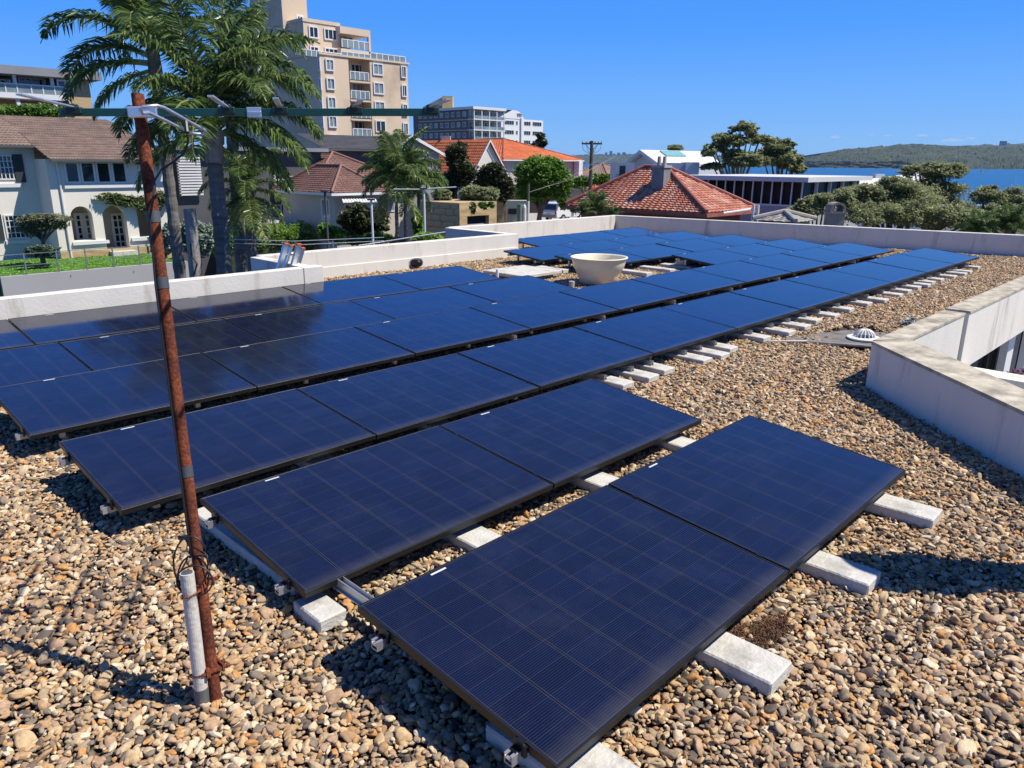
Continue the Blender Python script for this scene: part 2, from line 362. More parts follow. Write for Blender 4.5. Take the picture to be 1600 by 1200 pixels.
# ------------------------------------------------------------------ gravel: real pebbles
def pebble_group(material):
    ng = bpy.data.node_groups.new('pebbles', 'GeometryNodeTree')
    ng.interface.new_socket('Geometry', in_out='INPUT', socket_type='NodeSocketGeometry'); ng.interface.new_socket('Geometry', in_out='OUTPUT', socket_type='NodeSocketGeometry')
    n = ng.nodes; L = ng.links; gi = n.new('NodeGroupInput'); go = n.new('NodeGroupOutput')
    jn = n.new('GeometryNodeJoinGeometry'); g = random.Random(3)
    for i in range(10):
        ico = n.new('GeometryNodeMeshIcoSphere'); ico.inputs['Subdivisions'].default_value = 3; ico.inputs['Radius'].default_value = 1
        pos = n.new('GeometryNodeInputPosition'); ad = n.new('ShaderNodeVectorMath'); ad.operation = 'ADD'; ad.inputs[1].default_value = (i*7.3, i*3.1, i*1.7)
        nz = n.new('ShaderNodeTexNoise'); nz.inputs['Scale'].default_value = 0.75; nz.inputs['Detail'].default_value = 1
        sb = n.new('ShaderNodeVectorMath'); sb.operation = 'SUBTRACT'; sb.inputs[1].default_value = (.5, .5, .5)
        sc = n.new('ShaderNodeVectorMath'); sc.operation = 'SCALE'; sc.inputs['Scale'].default_value = 1.15
        sp = n.new('GeometryNodeSetPosition'); sm = n.new('GeometryNodeSetShadeSmooth'); st = n.new('GeometryNodeSetMaterial'); st.inputs['Material'].default_value = material
        tr = n.new('GeometryNodeTransform'); tr.inputs['Scale'].default_value = (1.0, g.uniform(.58, .9), g.uniform(.38, .66))
        gt = n.new('GeometryNodeGeometryToInstance')
        L.new(pos.outputs[0], ad.inputs[0]); L.new(ad.outputs[0], nz.inputs['Vector']); L.new(nz.outputs['Color'], sb.inputs[0]); L.new(sb.outputs[0], sc.inputs[0])
        L.new(ico.outputs['Mesh'], sp.inputs['Geometry']); L.new(sc.outputs[0], sp.inputs['Offset']); L.new(sp.outputs[0], sm.inputs[0]); L.new(sm.outputs[0], st.inputs[0])
        L.new(st.outputs[0], tr.inputs['Geometry']); L.new(tr.outputs[0], gt.inputs[0]); L.new(gt.outputs[0], jn.inputs[0])
    ip = n.new('GeometryNodeInstanceOnPoints'); ip.inputs['Pick Instance'].default_value = True
    def na(name, typ):
        a = n.new('GeometryNodeInputNamedAttribute'); a.data_type = typ; a.inputs['Name'].default_value = name; return a.outputs[0]
    er = n.new('FunctionNodeEulerToRotation'); L.new(na('rot', 'FLOAT_VECTOR'), er.inputs[0])
    L.new(gi.outputs[0], ip.inputs['Points']); L.new(jn.outputs[0], ip.inputs['Instance']); L.new(na('pid', 'INT'), ip.inputs['Instance Index'])
    L.new(er.outputs[0], ip.inputs['Rotation']); L.new(na('scl', 'FLOAT_VECTOR'), ip.inputs['Scale']); L.new(ip.outputs[0], go.inputs[0])
    return ng
pm = bpy.data.materials.new('pebble'); pm.use_nodes = True; n_ = pm.node_tree; nd = n_.nodes; lk = n_.links; b = nd['Principled BSDF']
at = nd.new('ShaderNodeAttribute'); at.attribute_type = 'INSTANCER'; at.attribute_name = 'pcol'
cr = nd.new('ShaderNodeValToRGB'); cr.color_ramp.interpolation = 'CONSTANT'; e = cr.color_ramp.elements
pal = [(0.58, 0.43, 0.25), (0.48, 0.32, 0.18), (0.35, 0.285, 0.205), (0.68, 0.56, 0.38), (0.42, 0.28, 0.16), (0.24, 0.205, 0.165), (0.54, 0.39, 0.22),
       (0.52, 0.42, 0.28), (0.175, 0.14, 0.11), (0.46, 0.32, 0.21), (0.62, 0.49, 0.32), (0.40, 0.32, 0.215), (0.72, 0.62, 0.47), (0.47, 0.33, 0.22), (0.13, 0.115, 0.10), (0.55, 0.30, 0.12)]
pal = [(a_*.86, b_*.81, c_*.75) for a_, b_, c_ in pal]
e[0].color = pal[0]+(1,); e[1].position = 1/16; e[1].color = pal[1]+(1,)
for i in range(2, 16): x = e.new(i/16); x.color = pal[i]+(1,)
tc = nd.new('ShaderNodeTexCoord'); ad = nd.new('ShaderNodeVectorMath'); ad.operation = 'ADD'; mu = nd.new('ShaderNodeMath'); mu.operation = 'MULTIPLY'; mu.inputs[1].default_value = 97
nz = nd.new('ShaderNodeTexNoise'); nz.inputs['Scale'].default_value = 1.6; nz.inputs['Detail'].default_value = 7; nz.inputs['Roughness'].default_value = .7
mr = nd.new('ShaderNodeMapRange'); mr.inputs[1].default_value = .3; mr.inputs[2].default_value = .75; mr.inputs[3].default_value = .62; mr.inputs[4].default_value = 1.28
ml = nd.new('ShaderNodeMix'); ml.data_type = 'RGBA'; ml.blend_type = 'MULTIPLY'; ml.inputs[0].default_value = 1
lk.new(at.outputs['Fac'], cr.inputs[0]); lk.new(at.outputs['Fac'], mu.inputs[0]); lk.new(tc.outputs['Object'], ad.inputs[0]); lk.new(mu.outputs[0], ad.inputs[1]); lk.new(ad.outputs[0], nz.inputs['Vector'])
lk.new(nz.outputs['Fac'], mr.inputs[0]); lk.new(cr.outputs[0], ml.inputs[6]); lk.new(mr.outputs[0], ml.inputs[7]); lk.new(ml.outputs[2], b.inputs['Base Color'])
b.inputs['Roughness'].default_value = .72; b.inputs['Specular IOR Level'].default_value = .22

# rows of panels: x0, y0 (low edge), z of low edge (glass), yaw, first index, count
TILT = R(5.65); PL, PW, PP = 1.762, 1.128, 1.775
ROWS = [(1.557, 1.309, .179, R(.82), 0, 2), (1.545, 2.880, .150, R(-.06), 0, 2), (1.227, 4.338, .177, R(-.08), 0, 10), (1.196, 6.084, .173, R(-.06), 0, 10),
        (2.110, 7.534, .171, R(.10), -1, 5), (2.036, 9.258, .169, R(-.21), -1, 5), (13.416, 7.472, .176, R(-.5), 0, 3), (13.312, 9.016, .175, R(-.5), -1, 4),
        (11.469, 10.417, .169, R(.26), 0, 4), (13.310, 12.036, .165, R(.39), 0, 3)]
def gravel_points(sp, seed):
    g = np.random.default_rng(seed)
    X, Y = np.meshgrid(np.arange(-3, 22.6, sp), np.arange(-1.5, 14.7, sp*.9)); X = X+(np.arange(X.shape[0]) % 2)[:, None]*sp*.5
    x = X.ravel()+g.uniform(-.42, .42, X.size)*sp; y = Y.ravel()+g.uniform(-.42, .42, X.size)*sp
    k = (((x < 6.35) & (y < 10.5)) | ((x >= 6.35) & (y < 12.3)) | ((x > 12.76) & (y < 14.6)))
    k &= x < 19.5+(14.84-y)*(22.9-19.5)/(14.84+3.2)-.01
    # right side wall
    k &= ~((x > c0[0]-.05) & (y < 2.5)); k &= ((x-c0[0])*n1[0]+(y-c0[1])*n1[1] < -.005) | (y > 2.5)
    k &= ~((x > 6.3) & (x < 6.3) )
    for (rx, ry, rz, ya, a, c) in ROWS:                       # deep under the panels nothing shows
        k &= ~((x > rx+a*PP+.45) & (x < rx+(a+c)*PP-.45) & (y > ry+.50) & (y < ry+1.0))
    P = np.stack([x, y, np.zeros_like(x)], 1)[k]
    d = P-CAM; w = d@fw; uu = 800+FPX*(d@r2)/np.maximum(w, .1); vv = 600-FPX*(d@u2)/np.maximum(w, .1)
    P = P[(w > .3) & (uu > -420) & (uu < 2020) & (vv < 1600)]
    # bare wet mat round the drain, soil patch and block footprints
    mx_, my_ = P[:, 0], P[:, 1]; m = ((mx_-9.75)/.75)**2+((my_-3.42)/.42+(mx_-9.75)*-.35)**2 < 1+.25*np.sin(mx_*23)*np.sin(my_*31)
    return P[~(m & (g.random(len(P)) < .96))]
pts = gravel_points(.0250, 1); N0 = len(pts); pt2 = gravel_points(.050, 2); pts = np.concatenate([pts, pt2]); N = len(pts)
g = rng; und = .010*np.sin(pts[:, 0]*2.1+pts[:, 1]*1.3)+.008*np.sin(pts[:, 0]*5.3-pts[:, 1]*4.1)
size = np.clip(g.lognormal(math.log(.0145), .34, N), .0065, .034); size[N0:] *= 1.12
pts[:, 2] = und*.8+g.uniform(-.012, .005, N)-.014; pts[N0:, 2] += .012
rot = np.stack([g.normal(0, .38, N), g.normal(0, .38, N), g.uniform(0, 6.283, N)], 1)
scl = size[:, None]*np.stack([g.uniform(.85, 1.35, N), g.uniform(.8, 1.1, N), g.uniform(.75, 1.1, N)], 1)
# colour patches: stones sorted slightly by area
pc = g.random(N); wv_ = np.sin(pts[:, 0]*1.7+np.sin(pts[:, 1]*1.1)*2)*np.sin(pts[:, 1]*1.9-pts[:, 0]*.6)
dk_ = g.random(N) < np.clip(.02+.10*wv_, 0, .2); pc[dk_] = g.choice([2.5/16, 5.5/16, 8.5/16, 11.5/16, 14.5/16], dk_.sum())
me = bpy.data.meshes.new('gravel'); me.vertices.add(N); me.vertices.foreach_set('co', pts.ravel().astype(np.float32))
me.attributes.new('rot', 'FLOAT_VECTOR', 'POINT').data.foreach_set('vector', rot.ravel().astype(np.float32))
me.attributes.new('scl', 'FLOAT_VECTOR', 'POINT').data.foreach_set('vector', scl.ravel().astype(np.float32))
me.attributes.new('pid', 'INT', 'POINT').data.foreach_set('value', g.integers(0, 10, N).astype(np.int32))
me.attributes.new('pcol', 'FLOAT', 'POINT').data.foreach_set('value', pc.astype(np.float32))
me.materials.append(pm)
gravel = bpy.data.objects.new('gravel', me); COL.objects.link(gravel)
md = gravel.modifiers.new('pebbles', 'NODES'); md.node_group = pebble_group(pm)
stuff(gravel); tag(gravel, 'loose tan, grey and orange river pebbles covering the flat roof', 'gravel')
print('pebbles', N)

# brown soil patch beside a block
SOIL = leafmat('soil', (0.035, 0.02, 0.013), (0.12, 0.062, 0.038), None, 0.95, 0.0)
sc_ = atz(1205, 985, .01)
so_ = leaves('soil_patch', SOIL, None, [((sc_[0], sc_[1], .004), (.19, .09, .03)), ((sc_[0]-.14, sc_[1]+.07, .004), (.14, .08, .03))], 9000, .006, seed=5, shell=.1, sub=60, subr=.3)
stuff(so_); tag(so_, 'patch of dark brown soil among the pebbles near a concrete block', 'soil')

# ------------------------------------------------------------------ drain mat and domed drain
MATM = mat('roof_membrane', (0.20, 0.185, 0.16), 0.9, 0.25, 6, 0.3, 60, col2=(0.09, 0.08, 0.07), c2amt=.5, c2scale=5)
poly = [(8.85, 3.93), (9.0, 4.02), (9.5, 3.86), (10.05, 3.66), (10.25, 3.25), (10.1, 3.0), (9.35, 2.98), (9.05, 3.45)]
dm = MB().prism([(x, y, -.012) for x, y in poly], (0, 0, .012)).build('roof_membrane_patch', MATM)
tag(dm, 'bare grey weathered membrane sheet around the domed drain', 'membrane')
ed = MB().tube([(8.62, 4.05, .012), (8.95, 3.72, .015), (9.33, 2.95, .015)], .012, 6).build('membrane_edge_strip', ALU); tag(ed, 'pale metal edging strip along the near side of the bare membrane', 'strip')
dc = atz(1350, 529, .01)
dr = thing('roof_drain', 'white domed drain grate on the bare membrane beside the white wall', 'drain', dc)
MB().lathe([(.20, .0), (.20, .018), (.12, .03), (.12, .0)], dc, 28).build('flange', WHITEP, dr, smooth=False)
for k in range(16):
    a = 2*math.pi*k/16; pts_ = [(dc[0]+.125*math.cos(a)*math.cos(t), dc[1]+.125*math.sin(a)*math.cos(t), dc[2]+.02+.10*math.sin(t)) for t in np.linspace(0, 1.45, 7)]
    MB().tube(pts_, .008, 5).build('rib', WHITEP, dr)
MB().lathe([(.035, .117), (.0, .125)], dc, 12).build('cap', WHITEP, dr)
MB().lathe([(.10, .004), (.0, .004)], dc, 16).build('hole', BLACKM, dr)

# ------------------------------------------------------------------ solar panels
def panel_glass():
    m = bpy.data.materials.new('solar_glass'); m.use_nodes = True; n = m.node_tree; nd = n.nodes; lk = n.links; b = nd['Principled BSDF']
    tc = nd.new('ShaderNodeTexCoord'); sx = nd.new('ShaderNodeSeparateXYZ'); lk.new(tc.outputs['Object'], sx.inputs[0])
    def M_(op, a, b_=None, c=None):
        x = nd.new('ShaderNodeMath'); x.operation = op
        for i, v in enumerate((a, b_, c)):
            if v is None: continue
            if isinstance(v, (int, float)): x.inputs[i].default_value = v
            else: lk.new(v, x.inputs[i])
        return x.outputs[0]
    CX = .2175; CY = .1095
    xs = M_('SUBTRACT', sx.outputs['X'], .011); ys = M_('SUBTRACT', sx.outputs['Y'], .0165)
    fx = M_('PINGPONG', xs, CX/2)            # 0 at column boundaries
    d1 = M_('ABSOLUTE', M_('SUBTRACT', fx, .0055)); l1 = M_('LESS_THAN', d1, .0013)
    fy = M_('PINGPONG', ys, CY/2); l2 = M_('LESS_THAN', fy, .0008)
    bb = M_('PINGPONG', ys, .0109/2); l3 = M_('LESS_THAN', bb, .0011)
    dash = M_('GREATER_THAN', M_('PINGPONG', xs, .0035), .0012)
    l3 = M_('MULTIPLY', l3, M_('GREATER_THAN', fx, .0075))
    ci = M_('FLOOR', M_('DIVIDE', xs, CX)); cj = M_('FLOOR', M_('DIVIDE', ys, CY))
    oi = nd.new('ShaderNodeObjectInfo'); cb = nd.new('ShaderNodeCombineXYZ'); lk.new(ci, cb.inputs[0]); lk.new(cj, cb.inputs[1]); lk.new(M_('MULTIPLY', oi.outputs['Random'], 50), cb.inputs[2])
    wn = nd.new('ShaderNodeTexWhiteNoise'); lk.new(cb.outputs[0], wn.inputs[0])
    mx = nd.new('ShaderNodeMix'); mx.data_type = 'RGBA'; mx.inputs[6].default_value = (.0038, .0060, .019, 1); mx.inputs[7].default_value = (.0052, .0080, .028, 1); lk.new(wn.outputs[0], mx.inputs[0])
    def over(prev, fac, col, amt):
        q = nd.new('ShaderNodeMix'); q.data_type = 'RGBA'; q.inputs[7].default_value = col+(1,); lk.new(M_('MULTIPLY', fac, amt), q.inputs[0]); lk.new(prev, q.inputs[6]); return q.outputs[2]
    c = over(mx.outputs[2], l3, (.028, .034, .072), .68); c = over(c, l2, (.05, .05, .075), .55); c = over(c, l1, (.085, .078, .066), .5)
    # dust film and smears
    nz = nd.new('ShaderNodeTexNoise'); nz.inputs['Scale'].default_value = 3.5; nz.inputs['Detail'].default_value = 9; nz.inputs['Roughness'].default_value = .7
    va = nd.new('ShaderNodeVectorMath'); va.operation = 'ADD'; cb2 = nd.new('ShaderNodeCombineXYZ'); lk.new(M_('MULTIPLY', oi.outputs['Random'], 90), cb2.inputs[0])
    lk.new(tc.outputs['Object'], va.inputs[0]); lk.new(cb2.outputs[0], va.inputs[1]); lk.new(va.outputs[0], nz.inputs['Vector'])
    r_ = nd.new('ShaderNodeMapRange'); r_.inputs[1].default_value = .48; r_.inputs[2].default_value = .82; lk.new(nz.outputs['Fac'], r_.inputs[0])
    c = over(c, r_.outputs[0], (.14, .15, .17), .07)
    edge = nd.new('ShaderNodeMapRange'); edge.inputs[1].default_value = .09; edge.inputs[2].default_value = .012; lk.new(sx.outputs['Y'], edge.inputs[0])
    c = over(c, M_('MULTIPLY', edge.outputs[0], M_('ADD', nz.outputs['Fac'], .1)), (.20, .18, .15), .22)
    vo = nd.new('ShaderNodeTexVoronoi'); vo.inputs['Scale'].default_value = 3.2; lk.new(va.outputs[0], vo.inputs['Vector']); c = over(c, M_('LESS_THAN', vo.outputs['Distance'], .012), (.6, .6, .55), .8)
    lk.new(c, b.inputs['Base Color'])
    rr = nd.new('ShaderNodeMapRange'); rr.inputs[1].default_value = .3; rr.inputs[2].default_value = .8; rr.inputs[3].default_value = .075; rr.inputs[4].default_value = .15; lk.new(nz.outputs['Fac'], rr.inputs[0]); lk.new(rr.outputs[0], b.inputs['Roughness'])
    b.inputs['IOR'].default_value = 1.5; b.inputs['Specular Tint'].default_value = (1, .95, .86, 1)
    return m
SG = panel_glass(); FRM = mat('panel_frame', (0.007, 0.009, 0.010), 0.42, 0.1, 10, spec=0.45); BACK = mat('panel_backsheet', (0.02, 0.02, 0.02), .7, .1)
def loc_obj(name, mb, m, parent, **k):
    o = mb.build(name, m, None, **k); o.parent = parent; return o
f = 0.011; T = .035
root = thing('solar_panel', 'proto', 'solar panel', group='black framed solar panels on the roof')
fb_ = MB().box(0, 0, 0, PL, f, T).box(0, PW-f, 0, PL, PW, T).box(0, f, 0, f, PW-f, T).box(PL-f, f, 0, PL, PW-f, T)
loc_obj('frame', fb_, FRM, root, bevel=.0008)
loc_obj('solar_glass', MB().box(f, f, T-.007, PL-f, PW-f, T-.0022), SG, root)
loc_obj('backsheet', MB().box(f, f, T-.012, PL-f, PW-f, T-.0085), BACK, root)
loc_obj('barcode_label', MB().box(.385, PW-.034, T-.0022, .475, PW-.024, T-.0012), mat('label_white', (.75, .76, .76), .5, .02), root)
for (x, y) in ((-.004, .93), (-.004, .16)):
    loc_obj('clamp', MB().box(x-.009, y-.03, -.02, x+.004, y+.03, T-.006).box(x-.009, y-.016, T-.006, x+.012, y+.016, T+.004), BLACKM, root)
PROTO = root; first = True
ROWN = ['nearest the camera', 'second from the camera', 'third from the camera', 'fourth from the camera',
        'ending left of the bowl', 'against the left parapet', 'behind the metal box', 'right behind the bowl',
        'beside the small pipes', 'against the back parapet']
RAILM = mat('rail_aluminium', (0.50, 0.51, 0.52), 0.45, 0.05, 8, metal=0.75)
def hprofile(mb, x, y0, z, ax):
    """open channel rail section, ax 'x' along X from x to y0"""
for ri, (rx, ry, rz, ya, a, c) in enumerate(ROWS):
    for k in range(a, a+c):
        r_ = PROTO if first else PROTO.copy()
        if not first:
            COL.objects.link(r_)
            for ch in KIDS:
                q = ch.copy(); COL.objects.link(q); q.parent = r_
        else: KIDS = list(root.children)
        first = False
        dz = random.uniform(-.0025, .0025)
        r_.location = (rx+k*PP*math.cos(ya), ry+k*PP*math.sin(ya), rz-T+dz)
        r_.rotation_euler = (TILT+R(random.uniform(-.22, .22)), R(random.uniform(-.1, .1)), ya)
        i = k-a; where = 'only' if c == 1 else (ORD[i]+' from the left')
        r_['label'] = f'black solar panel, {where} in the row {ROWN[ri]}'
    # two long rails per row, black with bright cut ends
    xa, xb = rx+a*PP-.055, rx+(a+c)*PP-.02
    for q, yy in enumerate((.17, .93)):
        zt = rz-T+yy*math.sin(TILT)-.004; y = ry+yy
        t = thing('mounting_rail', f"{'front' if q == 0 else 'rear'} aluminium rail under the panel row {ROWN[ri]}", 'rail', (xa, y, zt-.04), 0, 'long rails under the panel rows')
        ca, sa = math.cos(ya), math.sin(ya)
        def X(p, dy=0): return (rx+(p-rx)*ca-(y+dy-ry)*sa, ry+(p-rx)*sa+(y+dy-ry)*ca)
        m = MB()
        for (dy0, dy1, z0, z1) in ((-.02, .02, zt-.042, zt-.038), (-.02, -.016, zt-.038, zt), (.016, .02, zt-.038, zt), (-.016, .016, zt-.022, zt-.018), (-.016, -.007, zt-.004, zt), (.007, .016, zt-.004, zt)):
            P_ = [X(xa, dy0), X(xb, dy0), X(xb, dy1), X(xa, dy1)]
            m.prism([(p[0], p[1], z0) for p in P_], (0, 0, z1-z0))
        m.build('channel', RAILM, t)
        m = MB(); m.box(xa+.02, X(xa)[1]-.016, zt-.017, xa+.05, X(xa)[1]+.016, zt+.006); m.build('end_clamp', BLACKM, t)
        for xx in np.arange(xa+.3, xb, 1.05):        # feet from the rail down to the blocks
            p = X(xx); MB().box(p[0]-.02, p[1]-.018, .055, p[0]+.02, p[1]+.018, zt-.043).build('foot', RAILM, t)

# ------------------------------------------------------------------ concrete ballast blocks with short cross rails
def block(x, y0, y1, label, w=.19, h=.06, rail=None, rz=0):
    t = thing('concrete_block', label, 'concrete block', (x+w/2, (y0+y1)/2, -.01), 0, 'concrete blocks under the panels')
    m = MB().box(0, 0, 0, w, y1-y0, h+.01); o = m.build('block', CONC, None, bevel=.007); o.parent = t; o.location = (-w/2, -(y1-y0)/2, 0); t.rotation_euler = (0, 0, rz)
    return t
def shortrail(x, y0, y1, z, label):
    t = thing('cross_rail', label, 'rail', (x, y0, z), 0, 'short cross rails standing on the blocks')
    m = MB()
    for (a0, a1, z0, z1) in ((-.032, .032, 0, .004), (-.018, -.014, .004, .05), (.014, .018, .004, .05), (-.014, .014, .026, .03)): m.box(x+a0, y0, z+z0, x+a1, y1, z+z1)
    m.build('channel', RAILM, t)
g_ = random.Random(5)
lab1 = ['under the nearest panel, cut by the bottom picture edge', 'sticking out in the lower centre beside the brown soil', 'half in shadow at the joint of the two nearest panels', 'furthest right of the four along the nearest panel row']
for i, (x, w) in enumerate(((1.62, .24), (2.60, .205), (3.66, .19), (4.68, .21))):
    block(x, 1.06, 1.72, 'pale concrete block '+lab1[i], w, h=.062, rz=R(g_.uniform(-1, 1))+R(.8))
lab2 = ['sunlit at the left corner of the nearest panel', 'second from the left in the gap between the first two rows', 'third from the left in the gap between the first two rows', 'furthest right in the gap between the first two rows']
for i, (x, w, ya_, yb_) in enumerate(((1.53, .15, 2.74, 2.98), (2.52, .20, 2.22, 3.25), (3.66, .20, 2.22, 3.25), (4.66, .20, 2.22, 3.25))):
    block(x, ya_, yb_, 'pale concrete block '+lab2[i], w, h=.062)
shortrail(1.74, 2.50, 3.2, .093, 'bright aluminium cross rail on the sunlit block left of the nearest panel')
for i, (x, w, ya_, yb_) in enumerate(((1.60, .2, 3.1, 4.30), (2.5, .2, 3.95, 4.75), (3.6, .2, 3.95, 4.75))):
    block(x, ya_, yb_, 'shaded concrete block under the third row, '+ORD[i]+' from the left', w)
bx3 = [5.69, 6.08, 6.45, 7.09, 7.44, 7.78, 8.6, 9.15, 9.63, 10.13, 10.66, 11.29, 12.0, 12.52, 13.21, 13.76, 14.3, 14.72, 15.15, 15.63, 16.24, 16.84, 17.24, 18.15]
for i, x in enumerate(bx3):
    block(x-.01, 4.07+g_.uniform(-.05, .05), 4.95, f'white concrete block, {ORD[i]} from the near end along the third row', .20, h=.050, rz=R(g_.uniform(-2, 2)))
    shortrail(x+.06+g_.uniform(-.05, .05), 4.31, 5.2, .052, f'short aluminium rail end on the {ORD[i]} concrete block along the third row')
for i, x in enumerate((6.2, 7.9, 9.6, 11.3, 13.0, 14.8, 16.5)):
    shortrail(x, 6.03, 6.6, .09, f'short aluminium rail end, {ORD[i]} from the left in the gap below the fourth row')
for i, (x, y) in enumerate(((13.55, 8.55), (12.9, 8.62), (12.15, 8.66), (14.4, 7.3), (11.3, 10.05))):
    block(x, y-.35, y+.4, ['pale concrete block under the panels behind the cream bowl, ', 'pale concrete block in the gravel pocket nearer the bowl, ', 'pale concrete block just right of the cream bowl, ', 'pale concrete block beside the metal box, ', 'pale concrete block left of the cream bowl, '][i]+'partly buried in pebbles', .2)

# ------------------------------------------------------------------ raised slab hatch, bowl, small rooftop things
HT = thing('roof_hatch', 'low square concrete slab with a shaded gap under it left of the cream bowl', 'hatch', (10.35, 9.9, 0))
MB().box(9.80, 9.40, .06, 10.92, 10.42, .125).build('slab', CONC, HT, bevel=.01)
MB().box(9.92, 9.52, -.02, 10.80, 10.30, .06).build('kerb', GREYW, HT)
bc = atz(936, 402, .47); bc[2] = 0
BOWL = mat('bowl_cream', (0.95, 0.87, 0.64), 0.38, 0.05, 2.5, 0.05, 12, col2=(0.80, 0.68, 0.42), c2amt=.3, c2scale=2)
s = 1.0
prof = [(.0, .03), (.315, .02), (.335, .03), (.36, .12), (.42, .25), (.452, .29), (.475, .38), (.492, .455), (.515, .465), (.515, .48), (.485, .482), (.468, .46), (.455, .38), (.41, .27), (.33, .12), (.0, .09)]
bo = thing('planter_bowl', 'large round cream fibreglass bowl standing on the pebbles among the panels', 'bowl', bc)
MB().lathe(prof, bc, 64).build('bowl', BOWL, bo, smooth=True)
MB().lathe([(.0, .10), (.34, .13)], bc, 32).build('inner_base', BOWL, bo)
sp = atz(651, 418, 0); fl = thing('floodlight', 'small black round floodlight on the gravel by the long white parapet', 'floodlight', sp)
MB().lathe([(.0, .0), (.10, .01), (.13, .05), (.135, .10), (.11, .15), (.05, .17), (.0, .172)], (sp[0], sp[1], 0.02), 16).build('housing', BLACKM, fl)
MB().tube([(sp[0]-.15, sp[1], .0), (sp[0]-.15, sp[1], .16), (sp[0]-.05, sp[1], .19)], .008, 5).build('bracket', BLACKM, fl)
for i, (u, v0, v1, lab) in enumerate([(777, 438, 421, 'short white pipe beside the concrete slab hatch'), (802, 394, 369, 'taller of two small white pipes by the end of the long parapet'), (789, 397, 385, 'shorter grey pipe at the corner of the panel by the long parapet')]):
    p = atz(u, v0, 0); h = (v0-v1)*(p@FH)/FPX*1.02
    pp_ = thing('vent_pipe', lab, 'pipe', p); MB().tube([p, p+np.array([0, 0, h])], .028, 12).build('pipe', WHITEP if i < 2 else GREYW, pp_); MB().tube([p, p+np.array([0, 0, .03])], .05, 12).build('collar', GREYW, pp_)
p = atz(1068, 415, .0); jb = thing('junction_box', 'grey metal box on the gravel in the pocket between panels', 'box', p)
MB().box(p[0]-.16, p[1]-.12, 0, p[0]+.16, p[1]+.1, .13).build('case', mat('box_grey', (.48, .49, .50), .45, .08, 5, metal=.3), jb, bevel=.006)
MB().box(p[0]-.17, p[1]-.13, .13, p[0]+.17, p[1]+.11, .145).build('lid', GREYW, jb)
p = atz(1084, 413, .0); gl_ = thing('glass_jar', 'clear round dome standing by the grey metal box', 'dome', p)
MB().lathe([(.0, .0), (.10, .0), (.115, .06), (.105, .15), (.07, .20), (0, .22)], p, 24).build('dome', mat('clear_dome', (.55, .58, .60), .08, .05, 3, metal=.55), gl_, smooth=True)
p = atz(893, 452, .0)
vb = thing('valve', 'small dark pipe fitting at the left foot of the cream bowl', 'fitting', p); MB().tube([p, p+np.array([0, 0, .14])], .05, 10).tube([p+np.array([0, 0, .1]), p+np.array([.1, .05, .1])], .03, 8).build('body', GREYW, vb)
# bundled cloth on wall foot
p = atz(1415, 508, .0); rk = leaves('rag', leafmat('grey_plastic', (.10, .12, .13), (.30, .34, .36), None, .4, .1), None, [((p[0], p[1]-.05, .05), (.20, .06, .05))], 260, .04, seed=9); tag(rk, 'crumpled grey plastic lying against the white wall', 'rag')

# ------------------------------------------------------------------ aluminium ladder leaning behind the left parapet
ld = thing('ladder', 'aluminium ladder tops with orange caps leaning on the left parapet', 'ladder', (5.9, 11.3, -3.1))
ORG = mat('orange_plastic', (.55, .13, .05), .5, .1)
def lad(u, vt, ub, vb_, wpx, ytop=10.95):
    a = aty(u, vt, ytop); b2 = aty(ub, vb_, ytop+.02); d = (b2-a)/np.linalg.norm(b2-a); d = np.array([d[0], .15, d[2]]); d /= np.linalg.norm(d)
    e_ = a+d*4.2; w = wpx*(a@FH)/FPX/2
    ld_o = MB().obox((a+e_)/2, d*2.1, (w, 0, 0), np.cross(d, (1, 0, 0))*.03).build('stile', ALU, ld)
    MB().obox(a-d*.0, d*.012, (w*1.05, 0, 0), np.cross(d, (1, 0, 0))*.034).build('cap', ORG, ld)
    return a, d
lad(447, 381, 438, 417, 7); A_, D_ = lad(455, 384, 446, 417, 5, 11.05); lad(467, 382, 459, 416, 7); B_, _ = lad(473, 388, 466, 416, 6, 11.05)
for k in range(13):
    P_ = A_+D_*(.14+.28*k); Q_ = B_+D_*(.12+.28*k); MB().tube([P_-np.array([.05, 0, 0]), Q_-np.array([.02, 0, 0])], .016, 8).build('rung', ALU, ld)

